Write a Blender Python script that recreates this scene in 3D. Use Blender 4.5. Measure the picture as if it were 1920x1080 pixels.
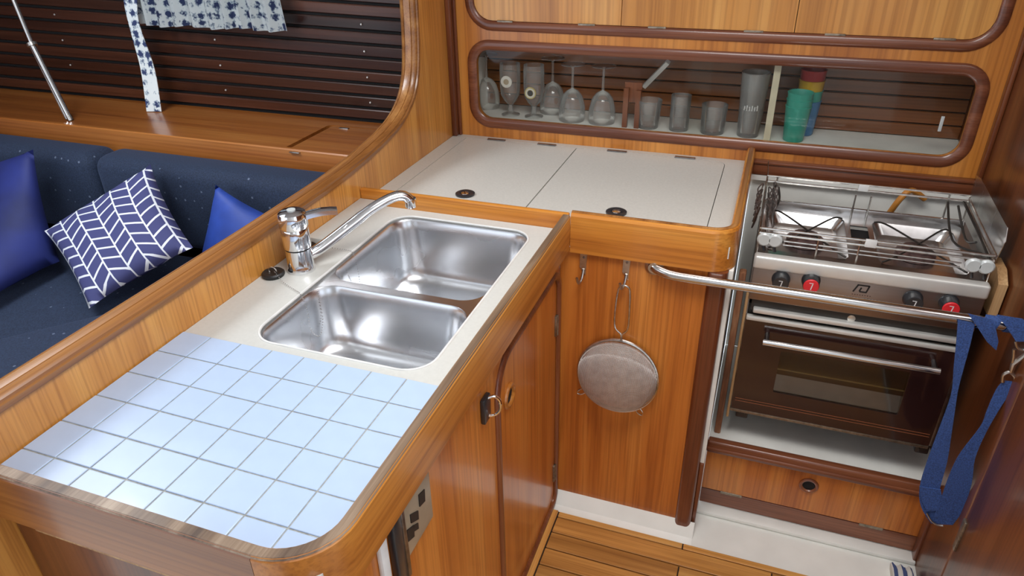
import bpy, bmesh, math, random
from mathutils import Vector, Matrix
random.seed(7)
for o in list(bpy.data.objects): bpy.data.objects.remove(o)
S = bpy.context.scene
COL = S.collection
# ------------------------------------------------------------------ camera
# world: X to the right along the galley, Y outboard, Z up, 0 = worktop level (metres)
RC = [[0.9408594303090352, 0.3382934681090474, -0.01846785946748422],
      [0.1517838548429626, -0.4696194872574891, -0.8697236334589417],
      [-0.3028946909530907, 0.8154845594018111, -0.4931934099008884]]
CC = Vector((0.9647245, -0.8314485, 0.7090118)); FPX = 1328.874
cam = bpy.data.objects.new('camera', bpy.data.cameras.new('camera')); COL.objects.link(cam)
r_, d_, f_ = Vector(RC[0]), Vector(RC[1]), Vector(RC[2])
M = Matrix((r_, -d_, -f_)).transposed().to_4x4(); M.translation = CC
cam.matrix_world = M
cam.data.sensor_width = 36; cam.data.lens = FPX/1920*36; cam.data.clip_start = .01
S.camera = cam
def on(x, y, ax, v):          # pixel -> point on an axis plane
    d = r_*((x-960)/FPX) + d_*((y-540)/FPX) + f_
    i = 'xyz'.index(ax); t = (v-CC[i])/d[i]
    return CC + d*t
# ------------------------------------------------------------------ light
w = bpy.data.worlds.new('world'); S.world = w; w.use_nodes = True
bg = w.node_tree.nodes['Background']; bg.inputs[0].default_value = (.80, .88, 1, 1); bg.inputs[1].default_value = 1.6
def area(name, loc, target, sx, sy, power, col):
    l = bpy.data.lights.new(name, 'AREA'); l.shape = 'RECTANGLE'; l.size = sx; l.size_y = sy; l.energy = power; l.color = col
    o = bpy.data.objects.new(name, l); COL.objects.link(o); o.location = loc
    o.rotation_euler = (Vector(target)-Vector(loc)).to_track_quat('-Z', 'Y').to_euler(); return o
area('galley_hatch_daylight', (.92, .0, 1.32), (.88, .10, 0), .80, .60, 17, (1, .985, .965))
area('saloon_hatch_daylight', (-1.05, .25, 1.35), (-.9, .7, -.3), .7, .6, 18, (.90, .95, 1))
S.view_settings.view_transform = 'Standard'; S.view_settings.look = 'None'
S.view_settings.gamma = 1; S.view_settings.use_curve_mapping = False; S.view_settings.exposure = .28
# ------------------------------------------------------------------ materials
MATS = {}
def nodes(name):
    m = bpy.data.materials.new(name); m.use_nodes = True; MATS[name] = m
    nt = m.node_tree; return m, nt, nt.nodes['Principled BSDF']
def N(nt, t, **k):
    n = nt.nodes.new(t)
    for a, b in k.items(): setattr(n, a, b)
    return n
def ramp(nt, fac, stops):
    r = N(nt, 'ShaderNodeValToRGB'); e = r.color_ramp.elements
    while len(e) < len(stops): e.new(.5)
    for i, (p, c) in enumerate(stops): e[i].position = p; e[i].color = (*c, 1)
    nt.links.new(fac, r.inputs[0]); return r.outputs[0]
def mix(nt, fac, a, b, mode='MIX'):
    n = N(nt, 'ShaderNodeMix', data_type='RGBA', blend_type=mode)
    for s, v in ((0, fac), (6, a), (7, b)):
        if isinstance(v, (int, float)): n.inputs[s].default_value = v
        elif isinstance(v, tuple): n.inputs[s].default_value = (*v, 1)
        else: nt.links.new(v, n.inputs[s])
    return n.outputs[2]
def math_(nt, op, a, b=None, c=None):
    n = N(nt, 'ShaderNodeMath', operation=op)
    for i, v in enumerate((a, b, c)):
        if v is None: continue
        if isinstance(v, (int, float)): n.inputs[i].default_value = v
        else: nt.links.new(v, n.inputs[i])
    return n.outputs[0]
def plain(name, col, rough=.5, metal=0, coat=0, var=.06, vs=30, bump=0, spec=.5):
    m, nt, p = nodes(name)
    tc = N(nt, 'ShaderNodeTexCoord'); no = N(nt, 'ShaderNodeTexNoise'); no.inputs['Scale'].default_value = vs; no.inputs['Detail'].default_value = 4
    nt.links.new(tc.outputs['Object'], no.inputs['Vector'])
    c2 = tuple(max(0, x*(1-2*var)) for x in col); c1 = tuple(min(1, x*(1+var)) for x in col)
    nt.links.new(ramp(nt, no.outputs[0], [(.3, c2), (.7, c1)]), p.inputs['Base Color'])
    p.inputs['Roughness'].default_value = rough; p.inputs['Metallic'].default_value = metal
    p.inputs['Coat Weight'].default_value = coat; p.inputs['Coat Roughness'].default_value = .08
    p.inputs['Specular IOR Level'].default_value = spec
    if bump:
        b = N(nt, 'ShaderNodeBump'); b.inputs['Strength'].default_value = bump; b.inputs['Distance'].default_value = .002
        nt.links.new(no.outputs[0], b.inputs['Height']); nt.links.new(b.outputs[0], p.inputs['Normal'])
    return m
def wood(name, dark, mid, light, axis='z', across=13, along=.9, rough=.32, coat=.35, rnd=.0, slant=0.0, figure=.5):
    m, nt, p = nodes(name)
    tc = N(nt, 'ShaderNodeTexCoord'); mp = N(nt, 'ShaderNodeMapping')
    sc = [across]*3; sc['xyz'.index(axis)] = along
    mp.inputs['Scale'].default_value = sc
    if slant: mp.inputs['Rotation'].default_value = (0, slant, 0)
    vec = tc.outputs['Object']
    if rnd:
        oi = N(nt, 'ShaderNodeObjectInfo'); va = N(nt, 'ShaderNodeVectorMath', operation='SCALE')
        cx = N(nt, 'ShaderNodeCombineXYZ')
        for i in range(3): nt.links.new(oi.outputs['Random'], cx.inputs[i])
        nt.links.new(cx.outputs[0], va.inputs[0]); va.inputs['Scale'].default_value = 37
        ad = N(nt, 'ShaderNodeVectorMath', operation='ADD'); nt.links.new(vec, ad.inputs[0]); nt.links.new(va.outputs[0], ad.inputs[1]); vec = ad.outputs[0]
    nt.links.new(vec, mp.inputs['Vector'])
    n1 = N(nt, 'ShaderNodeTexNoise'); n1.inputs['Scale'].default_value = 1; n1.inputs['Detail'].default_value = 5; n1.inputs['Distortion'].default_value = figure
    n2 = N(nt, 'ShaderNodeTexNoise'); n2.inputs['Scale'].default_value = 11; n2.inputs['Detail'].default_value = 5
    m2 = N(nt, 'ShaderNodeVectorMath', operation='MULTIPLY'); k2 = [1.0]*3; k2['xyz'.index(axis)] = .28; m2.inputs[1].default_value = k2
    nt.links.new(mp.outputs[0], m2.inputs[0]); nt.links.new(mp.outputs[0], n1.inputs['Vector']); nt.links.new(m2.outputs[0], n2.inputs['Vector'])
    a = ramp(nt, n1.outputs[0], [(.32, dark), (.5, mid), (.70, light)])
    b = ramp(nt, n2.outputs[0], [(.36, (.62, .53, .46)), (.55, (1, 1, 1))])
    c = mix(nt, .62, a, b, 'MULTIPLY')
    if rnd:
        hv = N(nt, 'ShaderNodeHueSaturation'); nt.links.new(c, hv.inputs['Color'])
        mr = N(nt, 'ShaderNodeMapRange'); mr.inputs['To Min'].default_value = 1-rnd; mr.inputs['To Max'].default_value = 1+rnd
        nt.links.new(oi.outputs['Random'], mr.inputs[0]); nt.links.new(mr.outputs[0], hv.inputs['Value']); c = hv.outputs[0]
    nt.links.new(c, p.inputs['Base Color'])
    p.inputs['Roughness'].default_value = rough; p.inputs['Coat Weight'].default_value = coat; p.inputs['Coat Roughness'].default_value = .12
    bp = N(nt, 'ShaderNodeBump'); bp.inputs['Strength'].default_value = .12; bp.inputs['Distance'].default_value = .001
    nt.links.new(n2.outputs[0], bp.inputs['Height']); nt.links.new(bp.outputs[0], p.inputs['Normal'])
    return m
TK = ((.40, .105, .014), (.56, .175, .026), (.68, .26, .050))
wood('teak_panel', *TK, axis='z')
wood('teak_slant', (.42, .135, .020), (.58, .215, .036), (.70, .30, .065), axis='z', slant=.16, across=10, along=.5)
wood('locker_door', (.50, .20, .036), (.66, .29, .062), (.78, .40, .11), axis='z', slant=.16, across=9, along=.5)
wood('teak_bulkhead', (.48, .19, .036), (.61, .265, .055), (.70, .34, .08), axis='z', across=16, along=1.2)
wood('teak_rail_x', (.42, .13, .016), (.58, .215, .030), (.70, .32, .06), axis='x', across=16, along=.7)
wood('teak_rail_y', (.32, .10, .014), (.46, .165, .026), (.58, .25, .05), axis='y', across=16, along=.7)
wood('worn_rail', (.085, .052, .033), (.20, .13, .08), (.38, .285, .20), axis='y', across=22, along=2.0, rough=.5, coat=.1)
wood('cap_wood', (.20, .075, .02), (.33, .135, .035), (.46, .22, .065), axis='y', across=20, along=.9)
wood('mahogany_trim', (.13, .038, .017), (.20, .062, .027), (.28, .10, .045), axis='x', across=22, along=1.5)
wood('mahogany_z', (.11, .028, .011), (.18, .050, .018), (.26, .085, .032), axis='z', across=22, along=1.5)
wood('hull_slat', (.030, .0095, .0055), (.052, .0165, .009), (.085, .029, .015), axis='x', across=16, along=.6, rnd=.35, rough=.30, coat=.3)
wood('shelf_teak', (.24, .07, .014), (.37, .12, .024), (.47, .18, .04), axis='x', across=12, along=.5)
wood('end_teak_shaded', (.22, .07, .012), (.33, .115, .020), (.43, .175, .036), axis='x', across=16, along=.5)  # fiddle teak darkened, shade of the front end put into the colour
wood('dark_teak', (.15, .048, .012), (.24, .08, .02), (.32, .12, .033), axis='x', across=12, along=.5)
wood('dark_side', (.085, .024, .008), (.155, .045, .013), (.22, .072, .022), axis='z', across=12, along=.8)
wood('floor_teak', (.36, .15, .03), (.54, .25, .06), (.68, .36, .10), axis='x', across=14, along=.8, rnd=.22, rough=.4)
wood('floor_teak_y', (.36, .15, .03), (.54, .25, .06), (.68, .36, .10), axis='y', across=14, along=.8, rnd=.22, rough=.4)
wood('raw_wood', (.32, .17, .07), (.46, .27, .12), (.58, .38, .19), axis='z', across=18, along=1, coat=0, rough=.6)
wood('worn_batten', (.14, .055, .025), (.27, .11, .05), (.42, .22, .11), axis='z', across=30, along=6, coat=0, rough=.7)
plain('laminate', (.60, .59, .545), .38, var=.03, vs=160)
plain('laminate_cream', (.56, .56, .525), .36, var=.02, vs=160)
plain('gelcoat', (.86, .86, .80), .3, var=.04, vs=8, coat=.3)
plain('niche_white', (.84, .83, .77), .8, var=.05, vs=10, spec=.12)
plain('ceiling_white', (.72, .70, .66), .6, var=.02)
plain('tile_glaze', (.43, .545, .735), .28, var=.015, vs=25, coat=.15)  # blue of the sky light is put into the glaze colour
plain('grout', (.34, .345, .32), .8, var=.15, vs=120)
plain('black_rubber', (.012, .012, .013), .5)
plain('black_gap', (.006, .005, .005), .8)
plain('steel_dark', (.30, .28, .27), .35, metal=1, var=.2, vs=40)
plain('chrome', (.82, .83, .85), .07, metal=1, var=.01)
plain('polished_rail', (.62, .61, .60), .17, metal=1, var=.03)
plain('nickel', (.55, .52, .48), .28, metal=1, var=.1, vs=80)
plain('wire', (.62, .60, .56), .25, metal=1, var=.12, vs=90)
plain('dark_wire', (.05, .045, .04), .45, metal=.6, var=.2)
plain('brass_hinge', (.30, .25, .19), .4, metal=.8, var=.2, vs=100)
plain('clear_plastic', (.55, .58, .57), .15, var=.05)
plain('oven_brown', (.030, .011, .009), .14, coat=.6, var=.05)
plain('wedge_grey', (.42, .44, .44), .35, metal=.3)
plain('oven_inside', (.025, .02, .016), .5)
plain('pinstripe', (.30, .10, .04), .5)
plain('burner_cap', (.10, .055, .05), .55, metal=.3, var=.3, vs=60)
plain('knob_black', (.02, .022, .026), .3, coat=.3)
plain('knob_red', (.72, .025, .035), .35)
plain('mark_white', (.75, .75, .75), .6)
plain('strap_blue', (.035, .085, .27), .75, var=.25, vs=350, bump=.5)
plain('velvet_blue', (.012, .022, .15), .65, var=.2, vs=6, bump=.2)
plain('velvet_bright', (.022, .065, .36), .6, var=.18, vs=9, bump=.2)
plain('socket_grey', (.42, .36, .26), .35, metal=.3)
plain('white_plastic', (.72, .72, .70), .4)
plain('cream_divider', (.62, .56, .40), .5)
plain('orange_hose', (.55, .22, .035), .45)
plain('cup_teal', (.045, .36, .27), .35); plain('cup_blue', (.05, .20, .42), .35); plain('cup_yellow', (.70, .42, .03), .35)
plain('cup_red', (.45, .03, .035), .35); plain('cup_green', (.06, .30, .12), .35)
plain('label_gold', (.55, .45, .18), .4); plain('label_white', (.7, .68, .62), .5); plain('label_dark', (.05, .05, .05), .5)
plain('paper_frost', (.65, .65, .62), .7)
plain('navy_piping', (.03, .05, .11), .8)
# settee upholstery: navy with woven flecks
m, nt, p = nodes('settee_fabric')
tc = N(nt, 'ShaderNodeTexCoord'); no = N(nt, 'ShaderNodeTexNoise'); no.inputs['Scale'].default_value = 260
vo = N(nt, 'ShaderNodeTexVoronoi'); vo.inputs['Scale'].default_value = 24; vo.inputs['Randomness'].default_value = .6
nt.links.new(tc.outputs['Object'], no.inputs[0]); nt.links.new(tc.outputs['Object'], vo.inputs[0])
base = ramp(nt, no.outputs[0], [(.3, (.006, .012, .030)), (.7, (.020, .036, .078))])
dots = math_(nt, 'LESS_THAN', vo.outputs['Distance'], .10)
nt.links.new(mix(nt, dots, base, (.12, .15, .22)), p.inputs['Base Color']); p.inputs['Roughness'].default_value = .85
p.inputs['Sheen Weight'].default_value = .12; p.inputs['Sheen Tint'].default_value = (.35, .5, .9, 1)
# herringbone pillow
m, nt, p = nodes('herringbone')
uv = N(nt, 'ShaderNodeUVMap'); sx = N(nt, 'ShaderNodeSeparateXYZ'); nt.links.new(uv.outputs[0], sx.inputs[0])
U = math_(nt, 'MULTIPLY', sx.outputs[0], 6.4); fu = math_(nt, 'FRACT', U); cu = math_(nt, 'FLOOR', U)
par = math_(nt, 'MODULO', cu, 2); sg = math_(nt, 'SUBTRACT', math_(nt, 'MULTIPLY', par, 2), 1)
ph = math_(nt, 'MULTIPLY', math_(nt, 'SINE', math_(nt, 'MULTIPLY', cu, 5.1)), .35)
vv = math_(nt, 'ADD', math_(nt, 'ADD', math_(nt, 'MULTIPLY', sx.outputs[1], 8.5), math_(nt, 'MULTIPLY', math_(nt, 'MULTIPLY', sg, fu), .75)), ph)
l1 = math_(nt, 'LESS_THAN', fu, .09); l2 = math_(nt, 'LESS_THAN', math_(nt, 'FRACT', vv), .17)
nt.links.new(mix(nt, math_(nt, 'MAXIMUM', l1, l2), (.05, .055, .17), (.72, .74, .78)), p.inputs['Base Color']); p.inputs['Roughness'].default_value = .8
# curtain print
m, nt, p = nodes('curtain_print')
tc = N(nt, 'ShaderNodeTexCoord'); vo = N(nt, 'ShaderNodeTexVoronoi'); vo.inputs['Scale'].default_value = 26; vo.inputs['Randomness'].default_value = .35
no = N(nt, 'ShaderNodeTexNoise'); no.inputs['Scale'].default_value = 110; no.inputs['Detail'].default_value = 2
nt.links.new(tc.outputs['Object'], vo.inputs[0]); nt.links.new(tc.outputs['Object'], no.inputs[0])
k = math_(nt, 'ADD', math_(nt, 'MULTIPLY', vo.outputs['Distance'], 1.1), math_(nt, 'MULTIPLY', no.outputs[0], .85))
nt.links.new(ramp(nt, k, [(.74, (.035, .055, .15)), (.84, (.38, .47, .55)), (.95, (.84, .90, .90))]), p.inputs['Base Color']); p.inputs['Roughness'].default_value = .8
# striped towel
m, nt, p = nodes('stripes'); tc = N(nt, 'ShaderNodeTexCoord'); sx = N(nt, 'ShaderNodeSeparateXYZ'); nt.links.new(tc.outputs['Object'], sx.inputs[0])
fr = math_(nt, 'FRACT', math_(nt, 'MULTIPLY', sx.outputs[0], 45)); nt.links.new(mix(nt, math_(nt, 'LESS_THAN', fr, .45), (.70, .68, .62), (.06, .09, .22)), p.inputs['Base Color']); p.inputs['Roughness'].default_value = .9
# brushed steel
def brushed(name, col, rough, axis, scale=220):
    m, nt, p = nodes(name); tc = N(nt, 'ShaderNodeTexCoord'); mp = N(nt, 'ShaderNodeMapping'); sc = [scale]*3; sc['xyz'.index(axis)] = 4
    mp.inputs['Scale'].default_value = sc; nt.links.new(tc.outputs['Object'], mp.inputs[0])
    no = N(nt, 'ShaderNodeTexNoise'); no.inputs['Scale'].default_value = 1; nt.links.new(mp.outputs[0], no.inputs[0])
    nt.links.new(ramp(nt, no.outputs[0], [(.3, tuple(c*.94 for c in col)), (.7, col)]), p.inputs['Base Color'])
    p.inputs['Metallic'].default_value = 1
    r = N(nt, 'ShaderNodeMapRange'); r.inputs['To Min'].default_value = rough*.88; r.inputs['To Max'].default_value = rough*1.12
    nt.links.new(no.outputs[0], r.inputs[0]); nt.links.new(r.outputs[0], p.inputs['Roughness']); return m
brushed('sink_steel', (.74, .755, .78), .27, 'x', 9)
brushed('panel_steel', (.36, .30, .27), .34, 'x')
brushed('tray_steel', (.66, .65, .64), .24, 'y', 120)
brushed('guard_steel', (.52, .50, .48), .26, 'z', 60)
plain('lip_steel', (.70, .69, .65), .34, metal=.4, var=.04, vs=20)
# thin clear glass (surface sheen over see-through)
def glass(name, tint, ior=1.45, rough=.03, boost=1.0):
    m = bpy.data.materials.new(name); m.use_nodes = True; nt = m.node_tree; nt.nodes.clear(); MATS[name] = m
    out = N(nt, 'ShaderNodeOutputMaterial'); t = N(nt, 'ShaderNodeBsdfTransparent'); t.inputs[0].default_value = (*tint, 1)
    g = N(nt, 'ShaderNodeBsdfGlossy'); g.inputs['Roughness'].default_value = rough
    fz = N(nt, 'ShaderNodeFresnel'); fz.inputs[0].default_value = ior
    ms = N(nt, 'ShaderNodeMixShader'); nt.links.new(math_(nt, 'MINIMUM', math_(nt, 'MULTIPLY', fz.outputs[0], boost), 1), ms.inputs[0])
    nt.links.new(t.outputs[0], ms.inputs[1]); nt.links.new(g.outputs[0], ms.inputs[2]); nt.links.new(ms.outputs[0], out.inputs[0]); return m
glass('pane_glass', (.98, .985, .975), 1.28)
def hazy(name, clear, diff, amount, ior=1.45, rough=.04, boost=1.5):
    m = glass(name, clear, ior, rough, boost); nt = m.node_tree; ms = [n for n in nt.nodes if n.type == 'MIX_SHADER'][0]; out = [n for n in nt.nodes if n.type == 'OUTPUT_MATERIAL'][0]
    d = N(nt, 'ShaderNodeBsdfDiffuse'); d.inputs[0].default_value = (*diff, 1); m2 = N(nt, 'ShaderNodeMixShader'); m2.inputs[0].default_value = amount
    nt.links.new(ms.outputs[0], m2.inputs[1]); nt.links.new(d.outputs[0], m2.inputs[2]); nt.links.new(m2.outputs[0], out.inputs[0])
hazy('drink_glass', (.995, .995, .99), (.85, .85, .83), .13)
hazy('frosted', (.9, .9, .9), (.62, .60, .56), .40)
hazy('mesh_gauze', (.88, .87, .86), (.60, .57, .53), .30, 1.2, .35, 1)
plain('weave', (.60, .57, .53), .45, metal=.4, var=.1, vs=60)
glass('oven_glass', (.80, .78, .75), 1.5, .05)
# ------------------------------------------------------------------ geometry helpers
OFF = {}
def finish(bm, ang=35):
    bmesh.ops.recalc_face_normals(bm, faces=bm.faces)
    for f in bm.faces: f.smooth = True
    for e in bm.edges:
        if len(e.link_faces) == 2 and e.calc_face_angle(0) > math.radians(ang): e.smooth = False
def mesh(name, bm, mat, loc=(0, 0, 0), ang=35):
    finish(bm, ang)
    bmesh.ops.translate(bm, verts=bm.verts, vec=-Vector(loc))
    me = bpy.data.meshes.new(name); bm.to_mesh(me); bm.free()
    me.materials.append(MATS[mat]); return me
def thing(name, label, cat, loc, group=None):
    o = bpy.data.objects.new(name, None); COL.objects.link(o); o.location = loc; o.empty_display_size = .03
    o['label'] = label; o['category'] = cat
    if group: o['group'] = group
    OFF[o] = Vector(loc); return o
def solo(name, bm, mat, label, cat, loc=None, group=None, ang=35):
    if loc is None:
        vs = [v.co for v in bm.verts]; lo = [min(v[i] for v in vs) for i in range(3)]; hi = [max(v[i] for v in vs) for i in range(3)]
        loc = ((lo[0]+hi[0])/2, (lo[1]+hi[1])/2, lo[2])
    o = bpy.data.objects.new(name, mesh(name, bm, mat, loc, ang)); COL.objects.link(o); o.location = loc
    o['label'] = label; o['category'] = cat
    if group: o['group'] = group
    OFF[o] = Vector(loc); return o
def struct(name, bm, mat, ang=35, label=None):
    o = bpy.data.objects.new(name, mesh(name, bm, mat, (0, 0, 0), ang)); COL.objects.link(o); o['kind'] = 'structure'
    if label: o['label'] = label
    OFF[o] = Vector((0, 0, 0)); return o
def part(name, bm, mat, parent, label=None, ang=35):
    o = bpy.data.objects.new(name, mesh(name, bm, mat, OFF[parent], ang)); COL.objects.link(o); o.parent = parent
    if label: o['label'] = label
    OFF[o] = OFF[parent]; return o
def inst(name, me, parent, loc):
    o = bpy.data.objects.new(name, me); COL.objects.link(o); o.parent = parent; o.location = Vector(loc)-OFF[parent]; OFF[o] = Vector(loc); return o
def B(): return bmesh.new()
def merge(bm, t):
    me = bpy.data.meshes.new('t'); t.to_mesh(me); t.free(); bm.from_mesh(me); bpy.data.meshes.remove(me)
def box(bm, x0, x1, y0, y1, z0, z1, bev=0, seg=2):
    t = bmesh.new(); bmesh.ops.create_cube(t, size=1)
    for v in t.verts: v.co = Vector(((x0+x1)/2+v.co.x*(x1-x0), (y0+y1)/2+v.co.y*(y1-y0), (z0+z1)/2+v.co.z*(z1-z0)))
    if bev: bmesh.ops.bevel(t, geom=t.edges[:], offset=bev, segments=seg, profile=.5, affect='EDGES')
    merge(bm, t); return bm
def rrect(x0, x1, y0, y1, r, n=6):
    if isinstance(r, (int, float)): r = [r]*4      # order: x0y0, x1y0, x1y1, x0y1
    P = []
    for (cx, cy, a, q) in ((x0, y0, 180, r[0]), (x1, y0, 270, r[1]), (x1, y1, 0, r[2]), (x0, y1, 90, r[3])):
        ox = cx+q if cx == x0 else cx-q; oy = cy+q if cy == y0 else cy-q
        if q <= 1e-6: P.append((cx, cy)); continue
        for k in range(n+1):
            t = math.radians(a+90*k/n); P.append((ox+q*math.cos(t), oy+q*math.sin(t)))
    return P
XY = lambda u, v, w: Vector((u, v, w)); XZ = lambda u, v, w: Vector((u, w, v)); YZ = lambda u, v, w: Vector((w, u, v))
def plate(bm, outer, holes, F, w0, w1, edge=0):
    loops = [outer]+list(holes); rings = []
    for wv in (w0, w1):
        es = []; rr = []
        for L in loops:
            vs = [bm.verts.new(F(u, v, wv)) for u, v in L]; rr.append(vs)
            es += [bm.edges.new((vs[i], vs[(i+1) % len(vs)])) for i in range(len(vs))]
        bmesh.ops.triangle_fill(bm, edges=es, use_beauty=True)
        rings.append(rr)
    for a, b in zip(*rings):
        for i in range(len(a)):
            j = (i+1) % len(a); bm.faces.new((a[i], a[j], b[j], b[i]))
    return bm
def sweep(bm, path, prof, up, closed=False, caps=True):
    path = [Vector(p) for p in path]; up = Vector(up).normalized(); n = len(path); R = []
    for i, p in enumerate(path):
        a = path[(i-1) % n] if closed or i > 0 else p; b = path[(i+1) % n] if closed or i < n-1 else p
        t = (b-a).normalized(); s = t.cross(up).normalized()
        R.append([bm.verts.new(p+s*q[0]+up*q[1]) for q in prof])
    m = len(prof)
    for i in range(n if closed else n-1):
        A, Bq = R[i], R[(i+1) % n]
        for k in range(m): bm.faces.new((A[k], A[(k+1) % m], Bq[(k+1) % m], Bq[k]))
    if not closed and caps: bm.faces.new(R[0][::-1]); bm.faces.new(R[-1])
    return bm
def tube(bm, pts, r, seg=10, closed=False, caps=True):
    pts = [Vector(p) for p in pts]; n = len(pts); R = []; ref = None
    for i, p in enumerate(pts):
        a = pts[(i-1) % n] if closed or i > 0 else p; b = pts[(i+1) % n] if closed or i < n-1 else p
        t = (b-a).normalized()
        if ref is None: ref = t.orthogonal().normalized()
        ref = (ref-t*ref.dot(t)).normalized(); q = t.cross(ref); rr = r[i] if isinstance(r, (list, tuple)) else r
        R.append([bm.verts.new(p+(ref*math.cos(2*math.pi*k/seg)+q*math.sin(2*math.pi*k/seg))*rr) for k in range(seg)])
    for i in range(n if closed else n-1):
        A, Bq = R[i], R[(i+1) % n]
        for k in range(seg): bm.faces.new((A[k], A[(k+1) % seg], Bq[(k+1) % seg], Bq[k]))
    if not closed and caps: bm.faces.new(R[0][::-1]); bm.faces.new(R[-1])
    return bm
def lathe(bm, prof, c=(0, 0, 0), axis='z', seg=24, close=True):
    c = Vector(c); R = []
    A = {'z': (Vector((1, 0, 0)), Vector((0, 1, 0)), Vector((0, 0, 1))), 'y': (Vector((1, 0, 0)), Vector((0, 0, 1)), Vector((0, 1, 0))), 'x': (Vector((0, 1, 0)), Vector((0, 0, 1)), Vector((1, 0, 0)))}[axis] if isinstance(axis, str) else axis
    for r, h in prof:
        if r < 1e-6: R.append([bm.verts.new(c+A[2]*h)])
        else: R.append([bm.verts.new(c+A[2]*h+(A[0]*math.cos(2*math.pi*k/seg)+A[1]*math.sin(2*math.pi*k/seg))*r) for k in range(seg)])
    for a, b in zip(R, R[1:]):
        for k in range(seg):
            j = (k+1) % seg
            if len(a) == 1 and len(b) == 1: continue
            if len(a) == 1: bm.faces.new((a[0], b[j], b[k]))
            elif len(b) == 1: bm.faces.new((a[k], a[j], b[0]))
            else: bm.faces.new((a[k], a[j], b[j], b[k]))
    return bm
def loft(bm, rings, cap0=False, cap1=True):
    R = [[bm.verts.new(p) for p in r] for r in rings]
    for a, b in zip(R, R[1:]):
        for k in range(len(a)): j = (k+1) % len(a); bm.faces.new((a[k], a[j], b[j], b[k]))
    if cap0: bm.faces.new(R[0][::-1])
    if cap1: bm.faces.new(R[-1])
    return bm
def spline(P, n=6):
    P = [Vector(p) for p in P]; out = []
    for i in range(len(P)-1):
        p0, p1, p2, p3 = P[max(i-1, 0)], P[i], P[i+1], P[min(i+2, len(P)-1)]
        for k in range(n):
            t = k/n; out.append(.5*((2*p1)+(p2-p0)*t+(2*p0-5*p1+4*p2-p3)*t*t+(3*p1-p0-3*p2+p3)*t**3))
    out.append(P[-1]); return out
def ribbon(bm, L, Rr, th=.0022):
    n = len(L); V = []
    for i in range(n):
        a, b = Vector(L[i]), Vector(Rr[i]); t = (Vector(L[min(i+1, n-1)])+Vector(Rr[min(i+1, n-1)])-Vector(L[max(i-1, 0)])-Vector(Rr[max(i-1, 0)]))
        nn = t.cross(b-a).normalized()*th/2; V.append([bm.verts.new(q) for q in (a+nn, b+nn, b-nn, a-nn)])
    for A, Bq in zip(V, V[1:]):
        for k in range(4): bm.faces.new((A[k], A[(k+1) % 4], Bq[(k+1) % 4], Bq[k]))
    bm.faces.new(V[0][::-1]); bm.faces.new(V[-1]); return bm
HALF = [(-.5, 0), (-.5, .35), (-.38, .72), (-.18, .95), (0, 1), (.18, .95), (.38, .72), (.5, .35), (.5, 0)]
def halfround(w, h): return [(a*w, b*h) for a, b in HALF]
FL = -.90; CE = 1.08
# ================================================================== SETTING
PYF = .658
# floor: white moulded sole with teak planking
bm = B(); box(bm, -2.9, 2.3, -1.6, 1.6, FL-.05, FL); floor = struct('floor', bm, 'gelcoat')
floor['label'] = 'white moulded cabin sole under the galley'
bm = B(); plate(bm, [(.612, FL), (PYF, FL), (PYF, -.858), (PYF-.010, -.872), (.632, FL+.006)], [], lambda u, v, w: Vector((w, u, v)), .539, .945); box(bm, .93, 1.52, .735, .775, FL, FL+.014, .005); part('cove_strip', bm, 'gelcoat', floor)
def plank(x0, x1, y0, y1, mat):
    bm = B(); box(bm, x0, x1, y0, y1, FL, FL+.012, .0015, 1); return part('plank', bm, mat, floor)
plank(.535, .562, -1.5, .606, 'floor_teak_y')
yb = .606
bm = B(); box(bm, .53, 1.515, -1.5, yb+.002, FL, FL+.004); part('caulking', bm, 'black_gap', floor)
k = 0
while yb > -1.45:
    wv = .022 if k == 0 else .058
    xs = [.566, .925 if k % 2 == 0 else 1.16, 1.512]
    # the planking edge follows the sole: first boards stop where the white sole begins
    for a, b in zip(xs, xs[1:]):
        plank(a, b-.003, yb-wv, yb-.0035, 'floor_teak')
    yb -= wv; k += 1
# left bulkhead between galley and saloon
edge = [(-.46, .086), (-.2, .086), (.1, .087), (.35, .090), (.577, .097), (.739, .113), (.87, .137), (.955, .175), (1.003, .225), (1.028, .30), (1.040, .42), (1.045, .60), (1.045, CE)]
eg = [(p.x, p.y) for p in spline([(a, b, 0) for a, b in edge], 5)]
bm = B(); plate(bm, [(-.46, FL)]+eg+[(1.62, CE), (1.62, FL)], [], YZ, -.042, 0); wl = struct('wall_left', bm, 'teak_bulkhead', label='varnished teak bulkhead between galley and settee')
bm = B()
sweep(bm, [(-.021, a, b) for a, b in eg], [(.014, -.026), (.004, -.027), (.002, -.023), (-.002, -.0225), (-.008, -.017), (-.0095, -.012), (-.007, -.0105), (-.0098, -.009), (-.0105, 0), (-.0098, .009), (-.007, .0105), (-.0095, .012), (-.008, .017), (-.002, .0225), (.002, .023), (.004, .027), (.014, .026)], (1, 0, 0))
part('cap_rail', bm, 'cap_wood', wl)
bm = B(); box(bm, 0, .018, 1.232, 1.262, .0, CE, .004); box(bm, .018, .026, 1.25, 1.262, 0, CE, .002); part('corner_moulding', bm, 'mahogany_z', wl)
bm = B(); box(bm, -.05, .012, -.485, -.455, FL, .08, .01); part('end_post', bm, 'mahogany_z', wl)
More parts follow.
